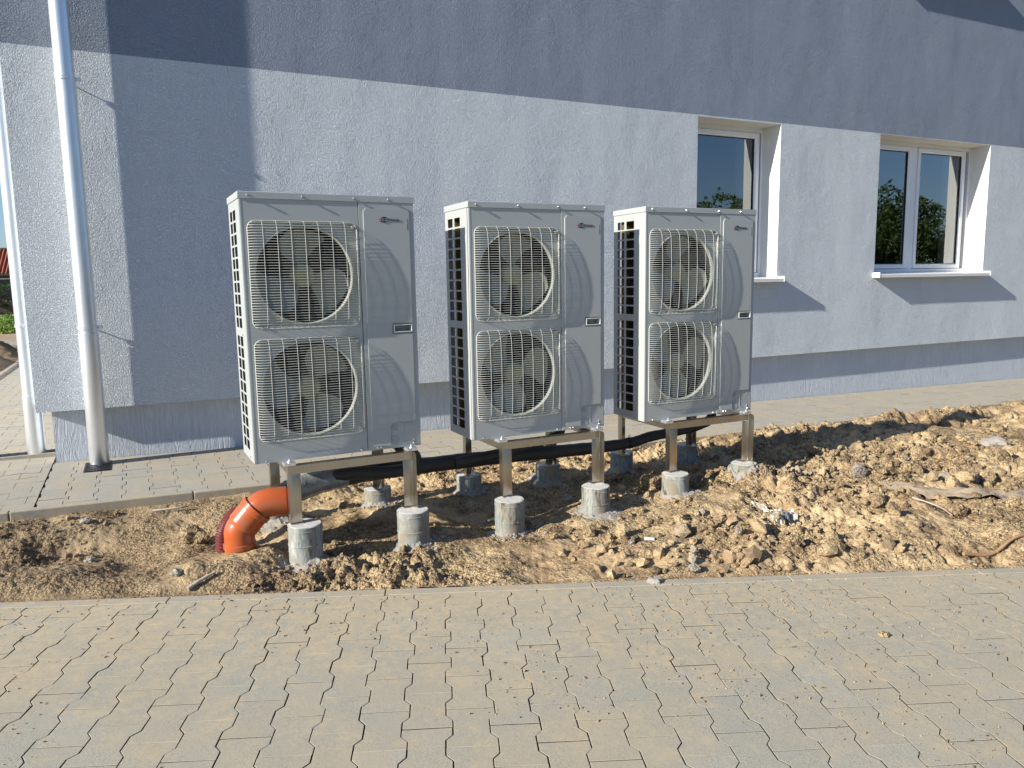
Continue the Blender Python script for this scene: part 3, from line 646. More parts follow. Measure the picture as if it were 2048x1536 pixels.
# ------------------------------------------------------------------ concrete footings
FL = ['concrete footing under the front left leg of the leftmost unit', 'concrete footing under the front right leg of the leftmost unit', 'concrete footing under the front left leg of the middle unit', 'concrete footing under the front right leg of the middle unit',
      'concrete footing under the front left leg of the rightmost unit', 'concrete footing under the front right leg of the rightmost unit', 'half hidden footing behind the orange pipe elbow', 'footing under the rear right leg of the leftmost unit, below the black pipe',
      'shaded footing under the rear left leg of the middle unit', 'shaded footing under the rear right leg of the middle unit', 'shaded footing under the rear left leg of the rightmost unit', 'dark shaded footing under the rear right leg of the rightmost unit']
for i, (fx, fy, ft) in enumerate(FOOT):
    t = empty('concrete_footing', (fx, fy, ft), random.uniform(0, 6), label=FL[i], cat='footing', group='concrete footings of the unit stands')
    R_ = .089 if i < 6 else .084; nseg = 48; mb = MB(); prof = [(-.45, 0), (-.11 - .01 * (i % 3), 0), (-.108 - .01 * (i % 3), .0022), (-.102 - .01 * (i % 3), .0022), (-.10 - .01 * (i % 3), 0), (-.030, 0), (-.0285, .0018), (-.024, .0018), (-.0225, 0), (-.004, 0), (0, -.003)]
    V = []
    for z, dr in prof:
        for k in range(nseg):
            a = 2 * PI * k / nseg; r = R_ + dr + .0012 * math.sin(3 * a + i) + .001 * math.sin(7 * a + z * 30)
            V.append((r * math.cos(a), r * math.sin(a), z))
    mb.add(V, [(j * nseg + k, j * nseg + (k + 1) % nseg, (j + 1) * nseg + (k + 1) % nseg, (j + 1) * nseg + k) for j in range(len(prof) - 1) for k in range(nseg)])
    mb.build('sleeve', M['footing'], t)
    tp = MB(); V = [(0, 0, .001)]
    for rr in (.35, .7, .93, 1.0):
        for k in range(nseg):
            a = 2 * PI * k / nseg; q = R_ * rr; V.append((q * math.cos(a), q * math.sin(a), (-.003 if rr == 1 else .0015 * math.sin(5 * a + rr * 9 + i))))
    tp.add(V, [(0, 1 + k, 1 + (k + 1) % nseg) for k in range(nseg)] + [(1 + j * nseg + k, 1 + (j + 1) * nseg + k, 1 + (j + 1) * nseg + (k + 1) % nseg, 1 + j * nseg + (k + 1) % nseg) for j in range(3) for k in range(nseg)])
    tp.build('top', M['footing_top'], t)
    sk = MB(); V = []; rings = 14; t.location = (fx, fy, ft); ph = random.uniform(0, 6); big = (1.0, .8, .9, 1.5, .55, .8, 1.1, 1, 1.2, 1.1, 1.1, .6)[i]
    rz = t.rotation_euler.z
    for j in range(rings):                     # concrete that ran out over the soil
        for k in range(nseg):
            a = 2 * PI * k / nseg; ext = (.035 + .07 * (.5 + .5 * math.sin(a + ph)) ** 2 + .05 * mnoise.noise(Vector((math.cos(a) * 2.2, math.sin(a) * 2.2, i * 3.1)))) * big + .01
            r = R_ - .004 + ext * j / (rings - 1); x, y = r * math.cos(a), r * math.sin(a)
            wx, wy = fx + x * math.cos(rz) - y * math.sin(rz), fy + x * math.sin(rz) + y * math.cos(rz)
            V.append((x, y, [wx, wy, j, a]))
    hs = soil_h(np.array([q[2][0] for q in V]), np.array([q[2][1] for q in V]))
    V2 = []
    for q, h in zip(V, hs):
        f_ = q[2][2] / (rings - 1); up = .020 * (1 - f_) ** 1.5 + .010 * mnoise.noise(Vector((q[0] * 45, q[1] * 45, i))) + .007 * mnoise.noise(Vector((q[0] * 110, q[1] * 110, i))) - .016 * f_
        V2.append((q[0], q[1], float(h) - ft + up + .004))
    sk.add(V2, [(j * nseg + k, j * nseg + (k + 1) % nseg, (j + 1) * nseg + (k + 1) % nseg, (j + 1) * nseg + k) for j in range(rings - 1) for k in range(nseg)])
    sk.build('concrete_collar', M['spill'], t)

# ------------------------------------------------------------------ heat pump unit
UW, UH, UD = .912, 1.381, .357
fy_ = lambda u, v, d: (u, d, v)                # front facing plate
def grille_wires():
    """profile of one guard wire: bulges forward between the two edges (unit length -1..1)"""
    return [(-1, 0), (-.985, -.012), (-.93, -.026), (-.84, -.033), (.84, -.033), (.93, -.026), (.985, -.012), (1, 0)]
def dome(s_): return .62 + .72 * math.sqrt(max(0, 1 - s_ * s_))
def wire_h(half, dip=1.0):
    q = MB(); q.tube([(a * half, d * dip, 0) for a, d in grille_wires()], .0011, 5); return q.mesh('wire', M['unit_white'], 60)
def wire_v(half):
    zz = [-1, -.985, -.93, -.84, -.7, -.5, -.25, 0, .25, .5, .7, .84, .93, .985, 1]; ed_ = {1: 0, .985: .36, .93: .8}
    q = MB(); q.tube([(0, -.033 * dome(a) * ed_.get(abs(a), 1) - .0028, a * half) for a in zz], .0010, 5); return q.mesh('wire', M['unit_white'], 60)
GR = [(.030, .594, .104, .645), (.030, .594, .693, 1.244)]; FC = [(.312, .374), (.312, .966)]; FR = .249
def make_unit():
    root = empty('heat_pump')
    # front panel with two rounded openings
    p = MB().plate([(0, 0), (.601, 0), (.601, 1.346), (0, 1.346)], [rrect(*g, .045) for g in GR], lambda u, v, d: (u, d, v), .022); p.build('front_panel', M['unit_paint'], root, 30)
    for gi, (g, fc) in enumerate(zip(GR, FC)):
        # recessed orifice plate with bell mouth
        q = MB(); q.plate(rrect(g[0], g[1], g[2], g[3], .045), [circ(fc[0], fc[1], FR + .016, 56)], lambda u, v, d: (u, .020 + d, v), .002)
        prof = [(FR + .016, .020), (FR + .007, .012), (FR + .003, .009), (FR, .011), (FR - .003, .020), (FR - .003, .034), (FR + .02, .060), (FR + .03, .11)]
        V = [(fc[0] + r * math.cos(2 * PI * k / 56), y, fc[1] + r * math.sin(2 * PI * k / 56)) for r, y in prof for k in range(56)]
        q.add(V, [(j * 56 + k, j * 56 + (k + 1) % 56, (j + 1) * 56 + (k + 1) % 56, (j + 1) * 56 + k) for j in range(len(prof) - 1) for k in range(56)])
        q.build('fan_shroud', M['shroud'], root)
        # fan
        fan = MB(); fan.tube([(fc[0], .050, fc[1]), (fc[0], .056, fc[1]), (fc[0], .065, fc[1]), (fc[0], .12, fc[1])], [.040, .054, .062, .064], 30)
        fo = fan.build('fan', M['hub'], root); rot = (.75, 1.40)[gi]
        for k in range(3):
            bm_ = MB(); NR, NA = 9, 12; V = []
            for i in range(NR):
                r = .055 + (.240 - .055) * i / (NR - 1); t_ = i / (NR - 1); a0 = rot + k * 2.0944 - .20 - .30 * t_ ** 1.5; span = .95 + .30 * math.sin(t_ * 2.6)
                if i == NR - 1: a0 += .10; span -= .22
                for j in range(NA):
                    s_ = j / (NA - 1); a = a0 + span * s_; V.append((fc[0] + r * math.cos(a), .115 - .058 * s_ + .010 * math.sin(s_ * PI) - .012 * t_, fc[1] + r * math.sin(a)))
            Fq = [(i * NA + j, i * NA + j + 1, (i + 1) * NA + j + 1, (i + 1) * NA + j) for i in range(NR - 1) for j in range(NA - 1)]
            bm_.add(V, Fq); bm_.build('blade', M['blade'], fo, 60)
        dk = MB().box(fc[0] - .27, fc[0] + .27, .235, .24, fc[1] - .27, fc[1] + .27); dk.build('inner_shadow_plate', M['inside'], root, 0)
        # wire guard
        cx, cz = (g[0] + g[1]) / 2, (g[2] + g[3]) / 2; hw, hh = (g[1] - g[0]) / 2 - .004, (g[3] - g[2]) / 2 - .004
        rim = MB(); L = rrect(g[0] + .004, g[1] - .004, g[2] + .004, g[3] - .004, .040, 6); L3 = [(a, .0, b_) for a, b_ in L] + [(L[0][0], .0, L[0][1])]; rim.tube(L3, .0026, 6, cap=False)
        ring = [(fc[0] + (FR - .012) * math.cos(t_), -.0285, fc[1] + (FR - .012) * math.sin(t_)) for t_ in np.linspace(0, 2 * PI, 49)]
        gd = rim.build('fan_guard', M['unit_white'], root, 60)
        n_h = 40; cache = {}
        for k in range(n_h):
            z = -hh + (k + .7) * 2 * hh / (n_h + .4); e = hh - abs(z); dip = min(1, .25 + e / .022) * dome(z / hh); ww = hw
            if e < .040: ww = hw - .040 + math.sqrt(max(0, .040 ** 2 - (.040 - e) ** 2))
            dip = round(dip * 40) / 40; key = (round(ww, 4), dip); me = cache[key] if key in cache else cache.setdefault(key, wire_h(ww, dip))
            o = link('wire', me, gd); o.location = (cx, -.001, cz + z)
        wv = wire_v(hh)
        for k in range(7): o = link('wire', wv, gd); o.location = (g[0] + .072 + k * .0695, 0, cz)
        sc_ = MB().tube([(0, -.010, 0), (0, .0, 0), (0, .001, 0), (0, .021, 0)], [.004, .007, .010, .010], 12).mesh('guard_fastener', M['screw'])
        for sx in (g[0] + .024, g[1] - .024):
            for sz in (g[2] + .028, g[3] - .028): link('guard_fastener', sc_, gd).location = (sx, 0, sz)
    # service side of the front
    q = MB().plate([(.605, 0), (UW, 0), (UW, 1.346), (.605, 1.346)], [rrect(.780, .876, .653, .688, .003, 2)], lambda u, v, d: (u, -.003 + d, v), .015); q.build('service_panel', M['unit_paint'], root, 30)
    cv = [(.628, .036), (.640, .022), (.735, .018), (.735, .118), (.741, .137), (.758, .147), (.884, .147), (.884, 1.300), (.872, 1.314), (.642, 1.314), (.628, 1.300)]
    hol = rrect(.765, .8835, .640, .699, .004, 2)
    def cover(outl, d0, inset=.004):
        cxm = sum(a for a, b_ in outl) / len(outl); czm = sum(b_ for a, b_ in outl) / len(outl)
        return outl
    q = MB().plate(cv[::-1], [hol], lambda u, v, d: (u, -.010 + d, v), .011)
    bv = MB().plate(cv[::-1], [hol], lambda u, v, d: (u, -.010 + d, v), .011)
    me = q.mesh('service_cover', M['unit_paint'], 30); bm_ = bmesh.new(); bm_.from_mesh(me); bmesh.ops.remove_doubles(bm_, verts=bm_.verts, dist=1e-5)
    ed = [e for e in bm_.edges if len(e.link_faces) == 2 and e.calc_face_angle(0) > 1.2 and all(v_.co.y < -.009 for v_ in e.verts)]
    bmesh.ops.bevel(bm_, geom=ed, offset=.0045, segments=2, profile=.5, affect='EDGES', clamp_overlap=True); bm_.to_mesh(me); bm_.free(); me.polygons.foreach_set('use_smooth', [False] * len(me.polygons))
    sc_o = link('service_cover', me, root)
    h = MB()                                    # recessed grip
    V = [(.768, -.009, .643), (.8805, -.009, .643), (.8805, -.009, .696), (.768, -.009, .696), (.780, .0, .653), (.876, .0, .653), (.876, .0, .688), (.780, .0, .688), (.786, .040, .657), (.872, .040, .657), (.872, .040, .684), (.786, .040, .684)]
    h.add(V, [(j * 4 + k, j * 4 + (k + 1) % 4, j * 4 + 4 + (k + 1) % 4, j * 4 + 4 + k) for j in range(2) for k in range(4)] + [(8, 9, 10, 11)])
    hd = h.build('grip_recess', M['unit_paint'], root, 20)
    fm = MB(); 
    for a, b_, c_, d_ in ((.776, .882, .686, .691), (.776, .882, .648, .653), (.776, .781, .653, .686), (.8765, .882, .653, .686)): fm.box(a, b_, -.013, -.001, c_, d_, .0015)
    fm.build('grip_rim', M['unit_white'], hd)
    # low connection plate with two knock-outs and a raised field
    q = MB().box(.738, UW - .002, -.004, .004, .004, .143, .003); cp_ = q.build('connection_plate', M['unit_paint'], root)
    for cz_, rr in ((.116, .016), (.045, .024)):
        k_ = MB()
        for r_ in (rr, rr * .62): k_.tube([(.762 + r_ * math.cos(t_), -.0045, cz_ + r_ * math.sin(t_)) for t_ in np.linspace(0, 2 * PI, 25)], .0017, 6, cap=False)
        k_.tube([(.762, -.004, cz_), (.762, -.0065, cz_)], rr * .25, 10); k_.build('knockout', M['unit_paint'], cp_)
    MB().tube([(a, -.0045, b_) for a, b_ in rrect(.806, .873, .030, .132, .012)], .002, 6, cap=False).build('raised_field', M['unit_paint'], cp_)
    # lid, base, sides, back
    MB().box(-.005, UW + .005, -.006, UD + .004, 1.3465, UH, .0025).build('lid', M['unit_paint'], root)
    MB().box(.002, UW - .002, .002, UD - .002, .0, .012).build('base_pan', M['unit_paint'], root, 0)
    holes = []
    for z0, nn in ((.0505, 10), (.6975, 10)):
        for k in range(nn):
            for ya, yb in ((.125, .212), (.235, .312)): holes.append(rrect(ya, yb, z0 + k * .0613, z0 + k * .0613 + .0515, .006, 2))
    MB().plate([(.004, 0), (UD, 0), (UD, 1.346), (.004, 1.346)], holes, lambda u, v, d: (d, u, v), .0015).build('side_panel', M['unit_paint'], root, 30, label='slotted left side panel')
    MB().box(-.001, .016, -.001, .018, 0, 1.346, .005).build('corner_post', M['unit_paint'], root)
    ss = MB().tube([(-.004, 0, 0), (.001, 0, 0)], .0045, 8).mesh('side_screw', M['screw'])
    for zz in (.665, .02, 1.36): link('side_screw', ss, root).location = (0, .10 if zz > 1 else .11, zz)
    MB().box(UW - .0015, UW, .002, UD, 0, 1.3465).build('right_panel', M['unit_paint'], root, 0)
    MB().box(.595, UW - .002, UD - .0025, UD - .001, .012, 1.346).build('back_panel', M['unit_paint'], root, 0)
    MB().box(.003, .046, UD - .004, UD - .001, .012, 1.346).build('back_post', M['unit_paint'], root, 0)
    MB().box(.603, .606, .02, UD - .003, .012, 1.346).build('partition', M['inside'], root, 0)
    MB().box(.030, .600, .272, .305, .014, 1.342).build('coil', M['coil'], root, 0)
    wr = MB()
    for k in range(22): wr.box(.046, .60, UD - .004, UD - .002, .03 + k * .061, .034 + k * .061)
    for k in range(10): wr.box(.06 + k * .058, .063 + k * .058, UD - .005, UD - .003, .02, 1.34)
    wr.build('back_guard', M['unit_white'], root, 0)
    # screws
    def screw_mesh(): return MB().tube([(0, -.018, 0), (0, -.014, 0), (0, -.013, 0), (0, -.002, 0)], [.0045, .0066, .005, .005], 12).mesh('case_screw', M['screw'])
    sm_ = screw_mesh()
    for x, z in [(.043, 1.363), (.312, 1.363), (.580, 1.363), (.768, 1.363), (.058, .010), (.563, .014), (.655, .014), (.676, .014), (.868, .020)]: link('case_screw', sm_, root).location = (x, -.002, z)
    # print: brand lettering on the cover and a small illegible upright line
    def text(body, size, mat, loc, parent, name, rot=0, sx=1.0, shear=0.0):
        cu = bpy.data.curves.new(name, 'FONT'); cu.body = body; cu.size = size; cu.extrude = .0004; cu.resolution_u = 2; cu.shear = shear
        ob = bpy.data.objects.new(name, cu); COL.objects.link(ob); dg = bpy.context.evaluated_depsgraph_get(); me = bpy.data.meshes.new_from_object(ob.evaluated_get(dg)); bpy.data.objects.remove(ob)
        me.materials.clear(); me.materials.append(mat); o = link(name, me, parent); o.location = loc; o.rotation_euler = (PI / 2, rot, 0); o.scale = (sx, 1, 1); return o
    text('VI', .022, M['logo_red'], (.710, -.0118, 1.2495), sc_o, 'logo_red_letters', sx=1.05)
    text('E', .034, M['logo_dark'], (.736, -.0122, 1.2455), sc_o, 'logo_emblem_letter', sx=1.05)
    text('SSMANN', .021, M['logo_dark'], (.757, -.0118, 1.2495), sc_o, 'logo_dark_letters', sx=.86)
    em = MB(); em.tube([(.743 + .019 * math.cos(t_), -.0112, 1.257 + .014 * math.sin(t_)) for t_ in np.linspace(.6, 5.6, 18)], .0016, 5); em.tube([(.712, -.0112, 1.2478), (.736, -.0112, 1.2470)], .0009, 5); em.build('logo_ring', M['logo_dark'], sc_o)
    tx = MB(); z = 1.262
    for k, wd in enumerate((3, 2, 3, 0, 3, 2, 3, 3, 2, 3, 2)):
        if wd: tx.box(.8715, .8715 + .0018 * wd, -.0106, -.0098, z - .004, z - .0012)
        z -= .0052
    tx.build('small_print', M['logo_dark'], sc_o, 0)
    # mounting feet and bolts
    for x in (.168, .842):
        f_ = MB().box(x - .030, x + .030, -.055, UD + .05, -.0195, -.0005, .002); fo = f_.build('mounting_foot', M['galv_bolt'], root)
        for yy in (-.036, UD + .03):
            MB().tube([(x, yy, -.0005), (x, yy, .002), (x, yy, .0021), (x, yy, .010), (x, yy, .0101), (x, yy, .018)], [.013, .013, .009, .009, .0045, .0045], 12).build('foot_bolt', M['galv_bolt'], fo)
    return root
u0 = make_unit()
CHILD = {}
def index_children():
    CHILD.clear()
    for o in COL.objects:
        if o.parent: CHILD.setdefault(o.parent.name, []).append(o)
index_children()
UN = [(.5081, -2.4288, .3949, .0234, 'leftmost of three white twin-fan heat pumps, beside the orange drain elbow'),
      (1.743, -2.4229, .3852, .0035, 'middle white twin-fan heat pump between the two others'),
      (2.9461, -2.4547, .3866, -.0047, 'rightmost white twin-fan heat pump, in front of the single window')]
units = [u0] + [copy_tree(u0) for _ in range(2)]
for o, (x, y, z, a, lb) in zip(units, UN):
    o.location = (x, y, z); o.rotation_euler = (0, 0, a); tag(o, lb, 'heat pump', 'heat pumps on steel stands')
for o, rt in zip(units, (0.0, .12, .05)):      # the fans stopped at different angles
    for f_ in [q for q in COL.objects if q.parent == o and q.name.startswith('fan') and not q.name.startswith('fan_')]:
        if rt:
            cz_ = FC[0][1] if min(v_.co.z for v_ in f_.data.vertices) < .6 else FC[1][1]; rt2 = rt + (.60 if cz_ < .6 else 0)
            f_.matrix_local = Matrix.Translation((FC[0][0], 0, cz_)) @ Matrix.Rotation(rt2, 4, 'Y') @ Matrix.Translation((-FC[0][0], 0, -cz_))

MB().box(-.022, .022, -.015, .015, 0, .016, .003).build('white_clip', M['unit_white'], None, label='small white clip lying on the lid of the leftmost heat pump', cat='clip').location = (1.16, -2.12, UN[0][2] + UH)
MB().tube([(0, 0, 0), (0, 0, .018), (0, 0, .024)], [.010, .010, .006], 12).build('orange_plug', M['orange'], None, label='tiny orange plug on the lid of the leftmost heat pump', cat='plug').location = (1.25, -2.12, UN[0][2] + UH)

# ------------------------------------------------------------------ steel stands
def stand(x, y, ztop, rz, label, legs):
    """x,y: outer front-left corner; legs: bottom heights fl, fr, rl, rr relative to ztop"""
    t = empty('steel_stand', (x, y, ztop), rz, label=label, cat='stand', group='stainless steel unit stands'); Wd, Dp = .690, .60
    th = .004; BH = .046
    MB().box(.004, Wd - .004, 0, th, -BH, -.0005, .0012).box(.0045, Wd - .0045, th, .052, -.0045, -.0008, .001).build('front_beam', M['steel'], t)
    MB().box(.004, Wd - .004, Dp - th, Dp, -BH, -.0005, .0012).box(.0045, Wd - .0045, Dp - .052, Dp - th, -.0045, -.0008, .001).build('rear_beam', M['steel'], t)
    for xx in (.0042, Wd - .0082): MB().box(xx, xx + .004, .045, Dp - .045, -.050, -.006, .001).build('side_beam', M['steel'], t)
    for k, (lx, ly) in enumerate(((0, 0), (1, 0), (0, 1), (1, 1))):
        zb = legs[k]; q = MB(); fw = .066
        xa = 0 if lx == 0 else Wd - fw; yf = -.0045 if ly == 0 else Dp - .0005
        top = -BH - .0003 if ly == 0 else -BH - .0003
        q.box(xa + .0042, xa + fw - .0042, yf + .002, yf + .002 + th, zb + .004, top, .0012)
        # side flange with rounded top corner
        fx0 = (xa, xa + th) if lx == 0 else (xa + fw - th, xa + fw)
        dirn = 1 if (lx == 0) else -1
        if ly == 1: dirn = -1
        flw = .045; L = [(0, zb + .004), (flw, zb + .004), (flw, -.016)] + [(flw - .016 + .016 * math.cos(a), -.016 + .016 * math.sin(a)) for a in (.5, 1.0, PI / 2)] + [(0, 0)]
        ybase = yf + .002
        V = [(xx, ybase + dirn * a, b_) for xx in fx0 for a, b_ in L]; kk = len(L)
        q.add(V, [tuple(range(kk)), tuple(range(kk, 2 * kk))] + [(i, (i + 1) % kk, (i + 1) % kk + kk, i + kk) for i in range(kk)])
        leg = q.build('leg', M['steel'], t, 30)
        cx = xa + fw / 2; cyy = yf + .03 * (1 if ly == 0 else -1)
        fp_ = MB().box(cx - .033, cx + .033, cyy - .035, cyy + .035, zb - .001, zb + .004, .001); fp_.build('foot_plate', M['steel'], leg)
        bt = MB().tube([(cx + .008, cyy - .012 , zb + .004), (cx + .008, cyy - .012, zb + .006)], .013, 14); bt.tube([(cx + .008, cyy - .012, zb + .006), (cx + .008, cyy - .012, zb + .014)], .009, 6); bt.tube([(cx + .008, cyy - .012, zb + .014), (cx + .008, cyy - .012, zb + .026)], .005, 8)
        bt.build('anchor_bolt', M['galv_bolt'], leg)
    return t
for i, (x, y, lb) in enumerate(((.664, -2.475, 'stainless steel stand under the leftmost heat pump'), (1.905, -2.472, 'stainless steel stand under the middle heat pump'), (3.128, -2.49, 'stainless steel stand under the rightmost heat pump'))):
    zt = UN[i][2] - .0200; f = [FOOT[2 * i][2], FOOT[2 * i + 1][2], FOOT[6 + 2 * i][2], FOOT[7 + 2 * i][2]]
    stand(x, y, zt, UN[i][3] * .6, lb, [q + .002 - zt for q in f])

# ------------------------------------------------------------------ black insulated pipes
def hose(name, pts, rad, label, mat='insul', n_=18, grp='black insulated pipes', corr=0):
    P = spline(pts, 10); k = len(P)
    rr = [np.interp(i / (k - 1), np.linspace(0, 1, len(rad)), rad) * (1 + .025 * math.sin(i * .7) + .02 * math.sin(i * 1.9)) for i in range(k)]
    return MB().tube(P, rr, n_).build(name, M[mat], None, 80, label=label, cat='pipe', group=grp), P, rr
main, P, rr = hose('insulated_pipe', [(.60, -2.28, .150), (.75, -2.16, .160), (1.0, -2.09, .185), (1.3, -2.07, .190), (1.55, -2.07, .184), (1.9, -2.06, .178), (2.25, -2.05, .168), (2.6, -2.05, .155), (2.9, -2.05, .148), (3.13, -2.05, .152), (3.3, -2.04, .175), (3.5, -2.03, .185), (3.72, -2.02, .20), (3.86, -2.04, .25), (3.80, -2.12, .34), (3.78, -2.15, .42)],
                    [.068, .068, .066, .056, .050, .048, .046, .044, .040, .037, .037, .036, .036, .036, .034, .034], 'long black insulated pipe running behind all three stands into the orange elbow')
wr = [q for q in P if .70 < q.x < 1.06]; i0 = P.index(wr[0])
MB().tube(wr, [rr[i0 + k] + .0035 + .0012 * math.sin(k * 2.1) for k in range(len(wr))], 18, cap=False).build('film_wrap', M['film'], main, 80)
MB().tube([(3.10, -2.05, .1505), (3.128, -2.05, .1525)], .0415, 18).build('clamp_band', M['black_plastic'], main); MB().box(3.108, 3.124, -2.056, -2.044, .19, .212, .002).build('clamp_screw', M['galv_bolt'], main)
hose('insulated_pipe', [(2.46, -2.12, .42), (2.50, -2.14, .33), (2.44, -2.13, .275), (2.28, -2.12, .245), (2.1, -2.11, .215), (1.92, -2.12, .20), (1.75, -2.10, .185)], [.028, .029, .030, .030, .032, .034, .032], 'black insulated branch pipe dropping from the middle heat pump')
hose('insulated_pipe', [(1.30, -2.36, .42), (1.335, -2.30, .36), (1.415, -2.22, .33), (1.47, -2.17, .26), (1.44, -2.15, .20), (1.30, -2.14, .19), (1.1, -2.14, .21), (.95, -2.12, .20)], [.030, .032, .032, .034, .036, .038, .040, .036], 'black insulated branch pipe curving down beside the leftmost heat pump')

# ------------------------------------------------------------------ orange drain elbow and red corrugated pipe
el = empty('drain_elbow', (.42, -2.3, -.1), label='glossy orange plastic drain elbow receiving the black pipe', cat='pipe elbow')
def eb(mb): mb.v = [(x - .42, y + 2.3, z + .1) for x, y, z in mb.v]; return mb
A0 = spline([(.672, -2.315, .150), (.60, -2.31, .152), (.545, -2.305, .140), (.500, -2.30, .105)], 8); R0 = .078
eb(MB().tube(A0, [R0] * len(A0), 36, cap=False).tube([(.674, -2.315, .150), (.664, -2.315, .150)], [R0 - .004, R0 + .001], 36, cap=False)).build('upper_bend', M['orange'], el, 60)
A1 = spline([(.512, -2.301, .118), (.468, -2.295, .068), (.43, -2.29, .020), (.425, -2.29, -.03), (.425, -2.29, -.20)], 8)
eb(MB().tube(A1, [R0 + .007 - (.006 if k > 12 else 0) for k in range(len(A1))], 36, cap=False)).build('lower_bend', M['orange'], el, 60)
d1 = (Vector((.468, -2.295, .068)) - Vector((.545, -2.305, .140))).normalized(); c0 = Vector((.517, -2.302, .1195))
eb(MB().tube([c0 - d1 * .012, c0 - d1 * .010, c0 + d1 * .016, c0 + d1 * .020], [R0 + .006, R0 + .012, R0 + .012, R0 + .008], 36, cap=False)).build('collar', M['orange'], el, 40)
eb(MB().tube([c0 - d1 * .0145, c0 - d1 * .011], R0 + .0045, 36, cap=False)).build('rubber_seal', M['black_plastic'], el, 40)
eb(MB().tube([(.425, -2.29, -.048), (.425, -2.29, -.052), (.425, -2.29, -.075), (.425, -2.29, -.079)], [R0 + .002, R0 + .007, R0 + .007, R0 + .002], 36, cap=False)).build('socket_ring', M['orange'], el, 40)
eb(MB().tube([(.67, -2.315, .150), (.655, -2.315, .150)], R0 - .006, 30)).build('pipe_mouth', M['inside'], el, 40)
P = spline([(.44, -2.10, .065), (.405, -2.12, .040), (.37, -2.14, .0), (.350, -2.15, -.05), (.350, -2.15, -.15)], 22)
MB().tube(P, [.034 + .0045 * (1 if (k // 2) % 2 else -1) for k in range(len(P))], 20).build('corrugated_pipe', M['red_plastic'], None, 20, label='red corrugated conduit rising behind the orange elbow', cat='pipe')

# ------------------------------------------------------------------ single stones, clods and litter
def lump(name, x, y, s, mat, label, cat, zf=None, squash=.7, seed=0, sink=.25, sub=3, sc=(1, 1, 1)):
    bm_ = bmesh.new(); bmesh.ops.create_icosphere(bm_, subdivisions=sub, radius=1)
    for v_ in bm_.verts:
        q = v_.co.normalized(); k = 1 + .38 * mnoise.noise(q * 1.5 + Vector((seed, 3, 1))) + .20 * mnoise.noise(q * 3.7 + Vector((seed, 1, 5))) + .09 * mnoise.noise(q * 9 + Vector((1, seed, 5)))
        v_.co = Vector((q.x * sc[0], q.y * sc[1], q.z * squash * sc[2])) * k * s
    o = MB().bm(bm_).build(name, M[mat], None, 28, label=label, cat=cat); z = soil_z(x, y) if zf is None else zf(x, y)
    o.location = (x, y, z + s * squash * (1 - sink * 2) * .9); o.rotation_euler = (0, 0, seed); return o
lump('soil_clod', 3.13, -2.32, .095, 'clodthing', 'big sandy clod just left of the rightmost unit\'s front left footing', 'clod', seed=1.3, squash=.8)
lump('soil_clod', .20, -1.93, .065, 'clodthing', 'pale clod of earth in front of the red corrugated pipe', 'clod', seed=2.2, squash=.9)
lump('soil_clod', .255, -2.02, .045, 'clodthing', 'smaller clod leaning on the pale clod by the red pipe', 'clod', seed=2.9, squash=.8)
lump('soil_clod', 2.711, -4.456, .020, 'clodthing', 'small clod alone on the grey front paving', 'clod', zf=fzf, seed=4.1, squash=.6)
lump('soil_clod', 1.176, -4.752, .010, 'clodthing', 'tiny clod on the paving near the bottom edge', 'clod', zf=fzf, seed=4.6, squash=.6)
lump('stone', 6.45, -2.62, .09, 'stone', 'large flat grey stone lying in the soil at the far right', 'stone', seed=5.0, squash=.5, sc=(1.2, .8, 1))
lump('stone', 2.205, -3.557, .035, 'stone', 'whitish stone by the front kerb, below the middle unit', 'stone', seed=6.2)
lump('stone', -.33, -1.55, .030, 'stone', 'pale pebble in the dark gravel at the left', 'stone', seed=7.4, squash=.5)
lump('stone', -.30, -1.96, .026, 'stone', 'tan pebble near the left end of the soil bed', 'stone', seed=8.3)
lump('stone', .10, -2.52, .028, 'stone', 'broken stone beside the grey driftwood at the front kerb', 'stone', seed=9.1)
lump('stone', 2.50, -2.21, .030, 'stone', 'round pale stone in the shade behind the middle unit', 'stone', seed=3.3)
lump('soil_clod', 3.02, -2.05, .036, 'clodthing', 'tan clod under the black pipe near the rightmost stand', 'clod', seed=9.9)
lump('soil_clod', 4.02, -2.42, .085, 'clodthing', 'flat slab of dried soil right of the last footing', 'clod', seed=11.3, squash=.35)
for k, (x, y, s) in enumerate(((5.1, -3.25, .07), (4.7, -2.95, .06), (5.5, -2.75, .08), (4.55, -3.55, .06), (5.9, -2.4, .07), (4.2, -3.25, .05), (1.05, -2.72, .05), (2.35, -3.3, .045), (4.95, -3.7, .06), (2.75, -3.55, .05))):
    lb = ['rounded clod in the middle of the rough mound', 'clod on the near slope of the mound', 'large clod on top of the mound', 'crumbly clod above the front kerb at the right', 'clod on the shaded edge of the mound', 'clod beside the white plastic scrap', 'dark clod right of the first footing', 'clod above the kerb below the middle unit', 'clod by the kerb near the long stick', 'broken clod at the kerb below the rightmost unit'][k]
    lump('soil_clod', x, y, s, 'clodthing', lb, 'clod', seed=20 + k * 1.7, squash=.75)
